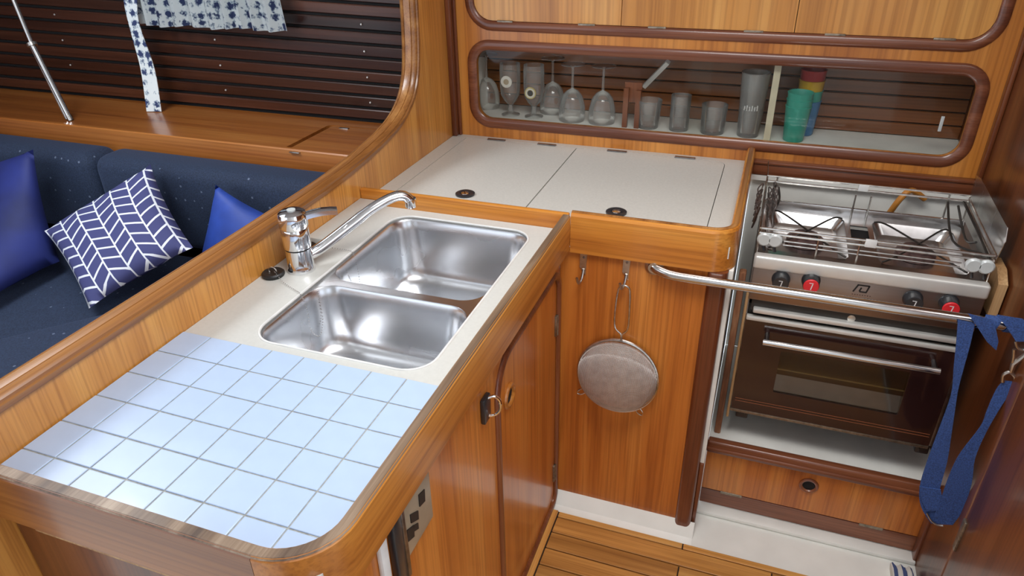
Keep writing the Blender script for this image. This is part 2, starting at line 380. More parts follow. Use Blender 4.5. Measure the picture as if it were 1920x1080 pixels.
# right bulkhead
RX = 1.52
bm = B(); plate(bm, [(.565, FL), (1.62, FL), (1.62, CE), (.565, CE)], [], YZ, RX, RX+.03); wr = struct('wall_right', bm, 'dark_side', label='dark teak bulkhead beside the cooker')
bm = B(); box(bm, RX-.012, RX, 1.235, 1.262, -.02, CE, .004); part('corner_moulding', bm, 'mahogany_z', wr)
bm = B(); box(bm, RX-.004, RX+.03, .552, .566, FL, CE, .002); part('seam_strip', bm, 'worn_batten', wr)
bm = B(); box(bm, RX-.008, RX+.002, .742, .774, FL, -.66, .003); part('toe_moulding', bm, 'mahogany_z', wr)
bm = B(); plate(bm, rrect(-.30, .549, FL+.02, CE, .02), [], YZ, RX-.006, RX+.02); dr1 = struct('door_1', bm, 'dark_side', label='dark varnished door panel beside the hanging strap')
bm = B(); box(bm, RX-.011, RX-.004, .535, .553, -.62, -.53, .002); part('hinge', bm, 'brass_hinge', dr1)
# back wall above the icebox, two rounded openings
gx0, gx1, gz0, gz1 = .084, 1.452, .059, .275
ux0, ux1, uz0 = .083, 1.450, .356
bm = B()
plate(bm, [(0, -.01), (RX, -.01), (RX, CE), (0, CE)], [rrect(gx0, gx1, gz0, gz1, .045)[::-1], rrect(ux0, ux1, uz0, 1.0, .06)[::-1]], XZ, 1.262, 1.28)
wb = struct('wall_back', bm, 'teak_slant', label='varnished teak locker front above the white counter')
bm = B(); box(bm, .945, RX, 1.243, 1.285, -.034, .004, .006); box(bm, .945, RX, 1.237, 1.262, .0, .010, .004); part('lower_moulding', bm, 'mahogany_trim', wb)
# ceiling with the companionway and the saloon hatch open to the sky
bm = B(); plate(bm, [(-2.9, -1.6), (2.3, -1.6), (2.3, 1.62), (-2.9, 1.62)], [rrect(.45, 1.40, -.38, .38, .05)[::-1], rrect(-1.5, -.6, -.15, .65, .05)[::-1]], XY, CE, CE+.05)
struct('ceiling', bm, 'ceiling_white')
bm = B(); plate(bm, [(-.06, FL), (2.3, FL), (2.3, CE), (-.06, CE)], [rrect(.80, 1.55, .35, 1.0, .05)[::-1]], XZ, -1.62, -1.6); struct('wall_aft', bm, 'ceiling_white')  # unseen wall added to limit light from behind, white for neutral reflections
bm = B(); plate(bm, [(-1.6, FL), (1.62, FL), (1.62, CE), (-1.6, CE)], [], YZ, -2.92, -2.9); struct('wall_forward', bm, 'dark_side')
# hull lining in the saloon: slats on a dark backing
bm = B(); box(bm, -2.9, -.042, 1.535, 1.56, -.95, CE); hull = struct('wall_hull', bm, 'black_gap', label='dark slatted hull lining behind the settee')
bm = B(); box(bm, -2.9, -.044, -.006, .006, -.0182, .0182, .003, 1)
for v in bm.verts:
    if v.co.x < -1: v.co.z *= 1.2
slat_me = mesh('slat', bm, 'hull_slat')
zs = [-.045+.0455*i for i in range(25)]
for i, z in enumerate(zs):
    s = inst('slat', slat_me, hull, (0, 1.527, z)); s.rotation_euler.x = math.radians(7); s.rotation_euler.y = math.atan(.20*(z+.045)/2.6)
bm = B(); lathe(bm, [(0, -.0035), (.003, -.003), (.0042, 0)], axis='y', seg=8); scr_me = mesh('screw', bm, 'lip_steel')
for (px, zi) in ((142, (2, 4, 6, 8)), (420, (1, 3, 5)), (690, (1, 3, 5, 7))):
    for i in zi:
        q = on(px, 150, 'y', 1.52); inst('screw', scr_me, hull, (q.x, 1.518, zs[i]+.20*(zs[i]+.045)/2.6*-q.x))
# ================================================================== WORKTOP
wt = thing('worktop', 'galley worktop with white tiles and worn wooden fiddle', 'worktop', (.28, .12, -.05))
sx0, sx1, sy0, sy1 = .126, .489, .020, .612
sink_out = rrect(sx0, sx1, sy0, sy1, .055, 8)
bm = B(); plate(bm, [(.001, -.392), (.546, -.392), (.546, .648), (.001, .648)], [sink_out[::-1]], XY, -.032, -.003); part('laminate_top', bm, 'laminate_cream', wt)
bm = B(); plate(bm, rrect(.004, .534, -.389, -.0005, [0, .06, 0, 0]), [], XY, -.0034, -.0012); part('grout_bed', bm, 'grout', wt)
# tiles, clipped to the rounded corner of the fiddle
clip = rrect(.003, .529, -.388, .001, [0, .062, 0, 0], 8)
def clip_poly(P, C):
    for i in range(len(C)):
        a, b = C[i], C[(i+1) % len(C)]; out = []
        if abs(a[0]-b[0])+abs(a[1]-b[1]) < 1e-9: continue
        ins = lambda p: (b[0]-a[0])*(p[1]-a[1])-(b[1]-a[1])*(p[0]-a[0]) >= -1e-9
        for j in range(len(P)):
            p, q = P[j], P[(j+1) % len(P)]
            if ins(p): out.append(p)
            if ins(p) != ins(q):
                d1 = (b[0]-a[0])*(p[1]-a[1])-(b[1]-a[1])*(p[0]-a[0]); d2 = (b[0]-a[0])*(q[1]-a[1])-(b[1]-a[1])*(q[0]-a[0])
                t = d1/(d1-d2); out.append((p[0]+(q[0]-p[0])*t, p[1]+(q[1]-p[1])*t))
        P = out
        if not P: break
    return P
TP = .2/3; g = .0013; tile_cache = {}
def tile_mesh(P, c):
    bm = B(); P = [(x-c[0], y-c[1]) for x, y in P]; P = [p for i, p in enumerate(P) if (Vector(p)-Vector(P[i-1])).length > 1e-5]
    cx = sum(p[0] for p in P)/len(P); cy = sum(p[1] for p in P)/len(P)
    ins = [(cx+(x-cx)*.966, cy+(y-cy)*.966) for x, y in P]
    loft(bm, [[(x, y, -.003) for x, y in P], [(x, y, -.0007) for x, y in P], [(x, y, 0) for x, y in ins]]); return mesh('tile', bm, 'tile_glaze', ang=20)
for r in range(6):
    for c in range(8):
        q = [(c*TP+g, -(r+1)*TP+g), ((c+1)*TP-g, -(r+1)*TP+g), ((c+1)*TP-g, -r*TP-g), (c*TP+g, -r*TP-g)]
        P = clip_poly(q, clip); ctr = ((c+.5)*TP, -(r+.5)*TP)
        key = tuple((round(x-ctr[0], 4), round(y-ctr[1], 4)) for x, y in P)
        if key not in tile_cache: tile_cache[key] = tile_mesh(P, ctr)
        t = inst('tile', tile_cache[key], wt, (ctr[0], ctr[1], .0005)); t.rotation_euler = (random.uniform(-.004, .004), random.uniform(-.004, .004), random.uniform(-.004, .004))
# fiddle: outer band with rounded corner
path = [(.0, -.400), (.20, -.400), (.40, -.400)]+[(.475+.080*math.sin(math.radians(a)), -.32-.080*math.cos(math.radians(a))) for a in range(0, 91, 9)]+[(.555, y) for y in (-.2, 0, .2, .4, .6, .648)]
prof = [(-.0105, -.055), (.0105, -.055), (.0105, .031), (.0075, .036), (-.0075, .036), (-.0105, .031)]
bm = B(); sweep(bm, [(x, y, 0) for x, y in path[3:]], [(-a, b) for a, b in prof][::-1], (0, 0, 1)); part('fiddle_band', bm, 'teak_rail_y', wt, ang=22)
bm = B(); sweep(bm, [(x, y, 0) for x, y in path[:4]], [(-a, b) for a, b in prof][::-1], (0, 0, 1)); part('end_fiddle', bm, 'end_teak_shaded', wt, ang=22)  # front run uses the darkened teak, its shade is painted in
bm = B(); sweep(bm, [(x, y, .0355) for x, y in path], [(-.0095, -.002), (-.0065, .0014), (.0065, .0014), (.0095, -.002)], (0, 0, 1)); part('fiddle_top', bm, 'worn_rail', wt, 'worn bare wood along the top of the fiddle', ang=22)
bm = B(); box(bm, .001, .56, .649, .664, -.03, .037, .003); part('back_fiddle', bm, 'teak_rail_x', wt)
bm = B(); box(bm, .001, .047, .40, .646, -.003, .012, .002); part('ledge_strip', bm, 'laminate_cream', wt)
bm = B(); box(bm, .5305, .5375, -.31, .0, -.003, .0015, .001); part('edge_strip', bm, 'white_plastic', wt)
# ================================================================== SINK
sk = thing('double_sink', 'stainless steel double sink set into the worktop', 'sink', (.307, .316, -.19))
def bowl(y0, y1, dep, top):
    rings = []
    def rr(i, z, r): return [(x, y, z) for x, y in rrect(sx0+.006+i, sx1-.006-i, y0+i, y1-i, r, 8)]
    rings += [rr(-.004, top, .056), rr(0, top-.001, .052), rr(.003, top-.006, .05)]
    for t in (.15, .4, .65, .85): rings.append(rr(.004+.012*t, top-.006-(dep-.04)*t/.85*.9, .05+.008*t))
    for a in (20, 45, 70, 90):
        s, c = math.sin(math.radians(a)), math.cos(math.radians(a)); rings.append(rr(.016+.030*(1-c), -(dep-.03)-.030*s, .058))
    rings.append(rr(.07, -dep-.002, .05))
    bm = B(); loft(bm, rings); return bm
bw = part('bowl', bowl(.024, .252, .15, -.0085), 'sink_steel', sk)
bw2 = part('bowl', bowl(.276, .608, .17, -.0085), 'sink_steel', sk)
for cx, cy, z, pr in ((.307, .135, -.1515, bw), (.307, .445, -.1715, bw2)):
    bm = B(); lathe(bm, [(.034, 0), (.032, .003), (.022, .0015), (.020, -.002), (0, -.002)], (cx, cy, z)); part('drain', bm, 'steel_dark', pr)
bm = B()
plate(bm, sink_out, [rrect(sx0+.005, sx1-.005, .023, .253, .052, 8)[::-1], rrect(sx0+.005, sx1-.005, .275, .609, .052, 8)[::-1]], XY, -.012, -.0085)
part('divider_flange', bm, 'sink_steel', sk)
bm = B(); sweep(bm, [(x, y, -.004) for x, y in rrect(sx0+.001, sx1-.001, sy0+.001, sy1-.001, .054, 8)], halfround(.005, .0035), (0, 0, 1), closed=True); part('rim', bm, 'white_plastic', sk)
# ================================================================== FAUCET
fc = thing('mixer_tap', 'chrome single lever mixer tap behind the sink', 'faucet', (.067, .284, -.003))
fx, fy = .067, .284
bm = B(); lathe(bm, [(0, -.003), (.030, -.003), (.0305, .004), (.0285, .008), (.0275, .045), (.0275, .049), (0, .049)], (fx, fy, 0)); part('base', bm, 'chrome', fc)
bm = B(); lathe(bm, [(0, .049), (.026, .049), (.026, .0525), (0, .0525)], (fx, fy, 0)); part('seal_ring', bm, 'black_rubber', fc)
bm = B(); lathe(bm, [(0, .0525), (.0285, .0525), (.029, .056), (.029, .092), (.0275, .096), (0, .096)], (fx, fy, 0)); part('body', bm, 'chrome', fc)
bm = B(); lathe(bm, [(0, .096), (.027, .096), (.030, .101), (.030, .122), (.028, .130), (.022, .134), (0, .135)], (fx, fy, 0)); hd = part('lever_head', bm, 'chrome', fc)
bm = B(); lathe(bm, [(0, .1352), (.009, .1352), (.009, .137), (0, .137)], (fx, fy, 0), seg=16); part('cap', bm, 'clear_plastic', hd)
ld = Vector((.80, .60, 0)).normalized()
bm = B(); P = [Vector((fx, fy, .118))+ld*a+Vector((0, 0, b)) for a, b in ((.02, 0), (.04, .004), (.06, .006), (.08, .005), (.092, .003))]
sweep(bm, P, [(-.013, -.005), (.013, -.005), (.012, .004), (.006, .0065), (-.006, .0065), (-.012, .004)], (0, 0, 1)); part('lever', bm, 'chrome', hd)
sp = spline([(fx+.012, fy+.014, .026), (.098, .325, .036), (.141, .383, .070), (.177, .424, .098), (.208, .460, .112), (.226, .476, .111), (.236, .483, .100)], 5)
bm = B(); tube(bm, sp, [.0125 if i < len(sp)*.4 else .0115 for i in range(len(sp))], 14); so = part('spout', bm, 'chrome', fc)
e = sp[-1]; bm = B(); lathe(bm, [(0, .004), (.0125, .004), (.013, 0), (.013, -.016), (.011, -.018), (0, -.018)], (e.x+.001, e.y+.001, e.z), seg=16); part('aerator', bm, 'chrome', so)
# sink plugs with bead chains
def plug(c, chain_to, lab):
    pl = thing('sink_plug', lab, 'plug', c); x, y, z = c
    bm = B(); lathe(bm, [(0, 0), (.022, 0), (.024, .003), (.024, .007), (.021, .010), (.014, .008), (0, .008)], c); part('stopper', bm, 'black_rubber', pl)
    bm = B(); tube(bm, [(x+.010*math.cos(a), y, z+.012+.008*math.sin(a)) for a in [i*math.pi/6 for i in range(12)]], .0016, 6, closed=True); part('ring', bm, 'nickel', pl)
    bm = B(); pts = spline(chain_to, 14)
    L = 0; last = None
    for p in pts:
        if last is None or (p-last).length > .0040:
            t = bmesh.new(); bmesh.ops.create_icosphere(t, subdivisions=1, radius=.0013); bmesh.ops.translate(t, verts=t.verts, vec=p); merge(bm, t); last = p
    part('chain', bm, 'steel_dark', pl, 'fine bead chain hanging into the bowl')
plug((.026, .240, -.003), [(.032, .238, .008), (.07, .215, .001), (.11, .196, .001), (.131, .186, -.001), (.146, .178, -.03), (.152, .172, -.075), (.156, .19, -.098), (.153, .212, -.075), (.147, .222, -.028), (.142, .226, -.010)], 'black sink plug with bead chain beside the mixer tap base')
plug((.022, .370, -.003), [(.03, .375, .006), (.07, .385, .002), (.112, .388, .001), (.133, .384, -.001), (.146, .375, -.03), (.151, .368, -.07), (.155, .355, -.095), (.152, .340, -.06), (.146, .330, -.012)], 'black sink plug with bead chain behind the tap spout')
# ================================================================== SINK CABINET
DX = .538
sc_ = thing('sink_cabinet', 'varnished teak cabinet carrying the sink worktop', 'cabinet', (.27, .12, FL))
dy0, dy1, dz0, dz1 = .218, .640, -.880, -.116
hole = rrect(dy0, dy1, dz0, dz1, [.03, .03, .045, .075])
bm = B(); plate(bm, [(-.388, FL+.012), (.672, FL+.012), (.672, -.034), (-.388, -.034)], [hole[::-1]], YZ, DX-.02, DX); part('side_panel', bm, 'teak_panel', sc_)
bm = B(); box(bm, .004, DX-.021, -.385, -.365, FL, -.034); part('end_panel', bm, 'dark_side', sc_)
bm = B(); box(bm, .05, .475, -.389, -.385, -.098, -.094, .001); part('panel_bead', bm, 'raw_wood', sc_)
bm = B(); box(bm, DX-.05, DX-.021, -.35, .65, FL+.01, -.05); part('inner_lining', bm, 'black_gap', sc_)
bm = B(); plate(bm, rrect(dy0+.003, dy1-.003, dz0+.003, dz1-.003, [.028, .028, .043, .073]), [], YZ, DX-.018, DX-.001); dr = part('door', bm, 'teak_panel', sc_)
tr = [(y, z) for y, z in rrect(dy0-.006, dy1+.006, dz0-.006, dz1+.006, [.036, .036, .05, .08], 8)]
bm = B(); sweep(bm, [(DX, y, z) for y, z in tr], halfround(.020, .009), (1, 0, 0), closed=True); part('door_trim', bm, 'mahogany_z', sc_)
bm = B()
for i in range(24):
    pass
R1 = [(.024*math.cos(2*math.pi*i/28), .024*math.sin(2*math.pi*i/28)) for i in range(28)]
tube(bm, [(DX+.001, .283+a, -.229+b) for a, b in R1], .0058, 8, closed=True); part('finger_ring', bm, 'teak_rail_y', dr)
bm = B(); lathe(bm, [(0, 0), (.02, 0), (.02, .0012), (0, .0012)], (DX-.001, .283, -.229), 'x'); part('finger_hole', bm, 'black_gap', dr)
for z in (-.265, -.77):
    bm = B(); box(bm, DX-.002, DX+.004, .624, .640, z-.03, z+.03, .001); tube(bm, [(DX+.003, .636, z-.03), (DX+.003, .636, z+.03)], .0035, 8); part('hinge', bm, 'brass_hinge', dr)
# door latch
lt = thing('door_latch', 'chrome ring latch on a black plate left of the sink cabinet door', 'latch', (DX, .150, -.18))
bm = B(); box(bm, DX, DX+.010, .130, .162, -.185, -.128, .003); part('backplate', bm, 'knob_black', lt)
bm = B(); tube(bm, spline([(DX+.008, .150, -.134), (DX+.018, .157, -.132), (DX+.027, .161, -.141), (DX+.029, .162, -.155), (DX+.027, .161, -.168), (DX+.018, .157, -.177), (DX+.008, .150, -.176)], 3), .0032, 8); part('ring', bm, 'chrome', lt)
# sockets
sk2 = thing('power_socket', 'metal mains socket plate with black inserts on the sink cabinet side', 'socket', (DX, -.15, -.20))
bm = B(); box(bm, DX, DX+.006, -.202, -.094, -.198, -.06, .003); part('face_plate', bm, 'socket_grey', sk2)
for (a, b, c, d) in ((784, 917, 796, 950), (768, 957, 784, 981), (762, 984, 776, 1016), (774, 980, 784, 996)):
    P = [on(x, y, 'x', DX+.006) for x, y in ((a, (b*2+d)/3), (a+2, d), (c, (b+2*d)/3), (c-1, b))]
    bm = B(); plate(bm, [(p.y, p.z) for p in P], [], YZ, DX+.005, DX+.0075); part('socket_slot', bm, 'black_rubber', sk2)
ap = thing('adapter_plug', 'black plug with a silver edge pushed into the mains socket', 'plug', (DX+.02, -.21, -.22))
bm = B(); box(bm, DX, DX+.016, -.226, -.204, -.215, -.06, .004); part('body', bm, 'knob_black', ap)
bm = B(); box(bm, DX+.002, DX+.018, -.206, -.197, -.212, -.06, .003); part('side_strip', bm, 'steel_dark', ap)
bm = B(); box(bm, DX, DX+.010, -.258, -.238, -.24, -.06, .004); solo('wall_switch', bm, 'white_plastic', 'white plastic switch on the sink cabinet below the worktop corner', 'switch')
# ================================================================== ICEBOX
ib = thing('icebox_counter', 'white laminate counter over the icebox with wooden fiddle', 'counter', (.47, .95, -.05))
lx = [.052, .420, .4235, .868]; ly0, ly1 = .70, 1.232
bm = B(); plate(bm, [(.001, .664), (.930, .664), (.930, 1.261), (.001, 1.261)], [rrect(lx[0]-.002, lx[3]+.002, ly0-.002, ly1+.002, [.0, .03, .03, .0])[::-1]], XY, -.03, -.001); part('laminate_top', bm, 'laminate', ib)
bm = B(); box(bm, .02, .90, .68, 1.25, -.06, -.031); part('well_lining', bm, 'black_gap', ib)
def lid(x0, x1, rr, kx):
    bm = B(); plate(bm, rrect(x0, x1, ly0, ly1, rr), [], XY, -.029, -.0012); l = part('lid', bm, 'laminate', ib)
    bm = B(); lathe(bm, [(.026, -.001), (.026, .003), (.022, .005), (.014, .004), (.013, .001), (0, .001)], (kx, .778, 0)); part('finger_pull', bm, 'knob_black', l)
    bm = B(); lathe(bm, [(.0125, .001), (.011, .004), (.005, .006), (0, .006)], (kx, .778, 0), seg=16); part('latch_button', bm, 'chrome', l)
    for hx in (x0+(x1-x0)*.28, x0+(x1-x0)*.74):
        bm = B(); box(bm, hx-.03, hx+.03, 1.228, 1.240, -.001, .0025, .001); part('hinge', bm, 'steel_dark', l)
lid(lx[0], lx[1], [0, 0, 0, 0], .240)
lid(lx[2], lx[3], [0, .028, .028, 0], .647)
path = [(.566, .6585), (.70, .6585), (.80, .6585)]+[(.885+.05*math.sin(math.radians(a)), .7085-.05*math.cos(math.radians(a))) for a in range(0, 91, 9)]+[(.935, y) for y in (.8, .95, 1.1, 1.261)]
prof = [(-.0115, -.060), (.0115, -.060), (.0115, .034), (.009, .040), (.003, .043), (-.003, .043), (-.009, .040), (-.0115, .034)]
bm = B(); sweep(bm, [(x, y, 0) for x, y in path], [(-a, b) for a, b in prof][::-1], (0, 0, 1)); part('fiddle_band', bm, 'teak_rail_x', ib, ang=22)
bm = B(); sweep(bm, [(x, y, .0425) for x, y in path], [(-.006, 0), (-.004, .0012), (.004, .0012), (.006, 0)], (0, 0, 1)); part('fiddle_top', bm, 'cap_wood', ib)
ic = thing('icebox_cabinet', 'teak cabinet front below the icebox where the strainer hangs', 'cabinet', (.72, .9, FL))
PY = .658
bm = B(); plate(bm, [(DX+.001, FL), (.90, FL), (.90, -.061), (DX+.001, -.061)], [], XZ, PY, PY+.02); part('front_panel', bm, 'teak_panel', ic)
bm = B(); plate(bm, rrect(.890, .9345, PY-.010, PY+.09, [.010, .014, 0, 0]), [], XY, FL, -.061); part('corner_post', bm, 'mahogany_z', ic)
bm = B(); box(bm, .935, .9449, PY+.012, 1.262, -.645, -.062); part('side_panel', bm, 'niche_white', ic)
bm = B(); box(bm, .935, .9449, PY+.006, .774, FL, -.6455, .002); part('post_return', bm, 'mahogany_z', ic)
# ---- hooks
def hook(x, z, lab, r=1):
    h = thing('wall_hook', lab, 'hook', (x, PY, z-.04)); h['group'] = 'hooks under the icebox fiddle'
    bm = B(); plate(bm, [(x-.009, z-.015), (x+.006, z-.035), (x+.009, z+.03), (x-.008, z+.03)], [], XZ, PY-.0025, PY); part('plate', bm, 'nickel', h)
    bm = B(); tube(bm, spline([(x+.001, PY-.002, z-.02), (x-.001, PY-.010, z-.043), (x-.004, PY-.022, z-.050), (x-.006, PY-.030, z-.040), (x-.007, PY-.033, z-.030)], 4), .0033, 8); part('prong', bm, 'nickel', h)
    bm = B(); lathe(bm, [(0, -.0045), (.003, -.004), (.0035, -.002)], (x+.001, PY, z+.012), 'y', seg=8); part('screw', bm, 'steel_dark', h)
hook(.598, -.085, 'bare nickel coat hook nearest the sink cabinet door')
hook(.703, -.082, 'nickel hook carrying the wire strainer')
# ---- strainer
st = thing('wire_strainer', 'round fine mesh kitchen strainer hanging from a hook on teak', 'strainer', (.70, PY-.02, -.53))
cx, cz, rs = .7015, -.392, .1045
cy = PY-.018
tilt = [(cx+rs*math.cos(2*math.pi*i/48)*.99, cy+.004*math.sin(2*math.pi*i/48), cz+rs*math.sin(2*math.pi*i/48)*1.03) for i in range(48)]
bm = B(); tube(bm, tilt, .0042, 8, closed=True); part('rim', bm, 'wire', st)
bm = B(); pr = []
for i in range(9):
    a = i/8*math.pi/2; pr.append((rs*math.cos(a)*.985 if i < 8 else 0, -.062*math.sin(a)**1.0))
lathe(bm, pr, (cx, cy, cz), 'y', seg=40); part('mesh_bowl', bm, 'mesh_gauze', st)
# fine woven wires as real geometry on the dome (coarser than the real weave)
bm = B()
dome = lambda u, v: Vector((cx+u, cy-.063*math.sqrt(max(0, 1-(u*u+v*v)/(rs*.985)**2)), cz+v))
def wire_strip(f, lo, hi, n=12, hw=.00033, ax=0):
    pv = None
    for i in range(n+1):
        t = lo+(hi-lo)*i/n; p = f(t)
        d = Vector((hw, 0, 0)) if ax == 0 else Vector((0, 0, hw)); a, b = bm.verts.new(p-d), bm.verts.new(p+d)
        if pv: bm.faces.new((pv[0], pv[1], b, a))
        pv = (a, b)
k = -rs*.97
while k < rs*.97:
    hh = math.sqrt(max(0, (rs*.985)**2-k*k))
    wire_strip(lambda t, k=k: dome(k, t), -hh*.995, hh*.995, ax=0); wire_strip(lambda t, k=k: dome(t, k), -hh*.995, hh*.995, ax=1)
    k += .0022
wv_ = part('woven_wires', bm, 'weave', st); wv_['kind'] = 'stuff'
bm = B(); hz0, hz1 = cz+rs*1.03, -.128
loop = [(cx+.003, cy, hz0), (cx+.003, cy-.002, hz0+.022), (cx-.014, cy, hz0+.040), (cx-.016, cy, hz0+.09), (cx-.012, cy+.004, hz1-.012), (cx-.003, cy+.004, hz1), (cx+.008, cy+.004, hz1), (cx+.016, cy+.004, hz1-.012), (cx+.019, cy, hz0+.09), (cx+.018, cy, hz0+.040), (cx+.005, cy-.002, hz0+.022), (cx+.006, cy, hz0)]
tube(bm, spline(loop, 4), .0024, 8); part('handle', bm, 'wire', st)
for a in (218, 303):
    bm = B(); aa = math.radians(a); d = Vector((math.cos(aa), 0, math.sin(aa))); s_ = Vector((-d.z, 0, d.x)); o_ = Vector((cx, cy, cz))+d*rs
    tube(bm, spline([o_+s_*.006, o_+d*.018+s_*.007, o_+d*.026, o_+d*.018-s_*.007, o_-s_*.006], 4), .0019, 7); part('rest_loop', bm, 'wire', st)
# ================================================================== GRAB RAIL
gr = thing('grab_rail', 'polished steel safety rail running across the cooker front', 'rail', (1.14, .64, -.10))
bm = B(); tube(bm, spline([(.768, .657, -.070), (.769, .652, -.071), (.785, .644, -.074), (.815, .639, -.078), (.88, .638, -.079), (1.1, .638, -.079), (1.3, .638, -.080), (1.519, .638, -.081)], 6), .0115, 16); part('bar', bm, 'polished_rail', gr)
bm = B(); lathe(bm, [(0, 0), (.022, 0), (.022, -.004), (.014, -.007), (.0125, -.014), (0, -.014)], (.768, .658, -.070), 'y'); part('flange', bm, 'nickel', gr)
bm = B(); lathe(bm, [(0, 0), (.022, 0), (.022, -.004), (.014, -.007), (0, -.007)], (1.52, .638, -.081), 'x'); part('flange', bm, 'nickel', gr)
# ================================================================== COOKER RECESS
du = thing('cooker_base', 'teak base under the cooker with drop flap and white shelf', 'cabinet', (1.23, .95, FL))
DY = .775; SZ = -.645
bm = B(); box(bm, .946, RX-.001, DY+.004, 1.268, SZ-.02, SZ, .001, 1); part('shelf', bm, 'niche_white', du)
bm = B(); box(bm, .944, RX-.001, DY-.014, DY+.012, SZ-.040, SZ+.002, .007, 3); box(bm, .944, RX-.001, DY-.018, DY, SZ-.030, SZ-.018, .004, 2); part('front_moulding', bm, 'mahogany_trim', du)
bm = B(); box(bm, .946, RX-.001, DY, DY+.018, -.832, -.686, .002, 1); fp = part('flap', bm, 'teak_panel', du)
bm = B(); box(bm, .946, RX-.001, DY+.001, DY+.018, FL+.012, -.8345, .001, 1); part('kick_board', bm, 'mahogany_trim', du)
R2 = [(.0205*math.cos(2*math.pi*i/28), .0205*math.sin(2*math.pi*i/28)) for i in range(28)]
bm = B(); tube(bm, [(1.224+a, DY-.001, -.735+b) for a, b in R2], .0048, 8, closed=True); part('finger_ring', bm, 'mahogany_trim', fp)
bm = B(); lathe(bm, [(0, -.0006), (.018, -.0006)], (1.224, DY, -.735), 'y'); part('finger_hole', bm, 'black_gap', fp)
for hx in (1.03, 1.40):
    bm = B(); box(bm, hx-.03, hx+.03, DY-.002, DY+.001, -.838, -.829, .0008, 1); part('hinge', bm, 'brass_hinge', fp)
bm = B(); box(bm, .946, RX-.001, 1.268, 1.285, SZ, -.035); part('back_lining', bm, 'niche_white', du)
bm = B(); box(bm, .946, RX-.001, 1.245, 1.268, -.05, -.035); part('top_lining', bm, 'niche_white', du)
bm = B(); box(bm, .957, .974, .802, .828, SZ, -.13, .004); solo('wooden_batten', bm, 'worn_batten', 'scuffed brown wooden batten standing left of the oven', 'batten')
bm = B(); plate(bm, [(.80, -.150), (.80, -.07), (.84, -.05), (.90, -.05), (.86, -.150)], [], YZ, 1.496, 1.515); solo('wooden_wedge', bm, 'raw_wood', 'pale wooden block wedged right of the cooker controls', 'block')
bm = B(); tube(bm, spline([(1.30, 1.24, -.17), (1.318, 1.21, -.10), (1.336, 1.20, -.045), (1.36, 1.215, -.025), (1.40, 1.235, -.052)], 6), .008, 10); solo('gas_hose', bm, 'orange_hose', 'orange gas hose rising behind the cooker', 'hose')
# ================================================================== COOKER
ck = thing('gimballed_cooker', 'stainless two burner boat cooker with brown oven door', 'cooker', (1.23, .94, -.60))
X0, X1, FY = .985, 1.477, .78
bm = B(); box(bm, X0+.004, X1-.004, FY+.022, 1.10, -.535, -.21, .003); part('oven_body', bm, 'oven_inside', ck)
for xx in (X0, X1-.006):
    bm = B(); box(bm, xx, xx+.006, FY+.010, 1.10, -.535, -.10, .001); part('side_sheet', bm, 'steel_dark', ck)
bm = B(); box(bm, X0-.004, X0+.003, FY+.004, FY+.024, -.565, -.175, .002); part('side_edge_strip', bm, 'raw_wood', ck, 'pale wooden edge strip')
bm = B(); box(bm, X0+.002, X1, FY, FY+.020, -.188, -.100, .003); cp = part('control_panel', bm, 'panel_steel', ck)
bm = B(); box(bm, X0, X1+.002, FY-.006, FY+.022, -.101, -.066, .007, 4); part('front_lip', bm, 'lip_steel', ck)
bm = B(); box(bm, X0+.012, X1-.012, FY+.010, FY+.022, -.222, -.188); part('vent_recess', bm, 'oven_inside', ck)
# knobs
for kx, cl, kz in ((1.053, 'knob_black', -.120), (1.119, 'knob_red', -.1125), (1.337, 'knob_black', -.123), (1.409, 'knob_red', -.1205)):
    bm = B(); lathe(bm, [(0, 0), (.021, 0), (.021, -.004), (.0195, -.006), (.0185, -.028), (.0175, -.030), (0, -.030)], (kx, FY, kz), 'y'); kb = part('knob', bm, 'knob_black', cp)
    if cl == 'knob_red':
        bm = B(); lathe(bm, [(0, -.0302), (.0172, -.0302), (.0172, -.0335), (.016, -.0345), (0, -.0345)], (kx, FY, kz), 'y'); part('knob_face', bm, 'knob_red', kb, 'red knob face')
    yy = FY-(.0345 if cl == 'knob_red' else .0300)
    bm = B(); plate(bm, [(kx-.001, kz-.008), (kx+.0012, kz-.008), (kx+.004, kz+.009), (kx+.002, kz+.009)], [], XZ, yy-.0005, yy+.004); plate(bm, [(kx-.005, kz+.008), (kx+.004, kz+.008), (kx+.004, kz+.0095), (kx-.005, kz+.0095)], [], XZ, yy-.0005, yy+.004); part('pointer_mark', bm, 'mark_white', kb)
    bm = B(); plate(bm, [(kx-.002, kz+.025), (kx+.002, kz+.025), (kx, kz+.030)], [], XZ, FY-.0006, FY+.001); part('dial_mark', bm, 'black_rubber', cp)
# emblem and lettering on the control panel (too worn to read beyond the emblem)
lg = (1.232, -.117)
def stroke(bm, P, wd):
    P = [Vector((a, 0, b)) for a, b in P]; sweep(bm, [Vector((lg[0], FY, lg[1]))+p for p in P], [(-wd/2, -.0004), (wd/2, -.0004), (wd/2, .0006), (-wd/2, .0006)], (0, -1, 0))
bm = B()
for P in ([(-.019, -.010), (-.011, .009)], [(-.013, .009), (.013, .009)], [(.013, .010), (.009, -.007)], [(.010, -.008), (-.006, -.008)], [(-.006, -.007), (-.003, .003)]): stroke(bm, P, .0035)
part('emblem', bm, 'black_rubber', cp)
bm = B()
for row, n, wd in ((-.0165, 8, .0042), (-.0245, 12, .0052)):
    for i in range(n):
        x = (i-(n-1)/2)*(wd+.0012); hh = .0016+.0007*random.random()
        if n == 12 and i == 6: continue
        stroke(bm, [(x-wd*.3, row), (x+wd*.3, row)], hh)
part('worn_lettering', bm, 'burner_cap', cp)
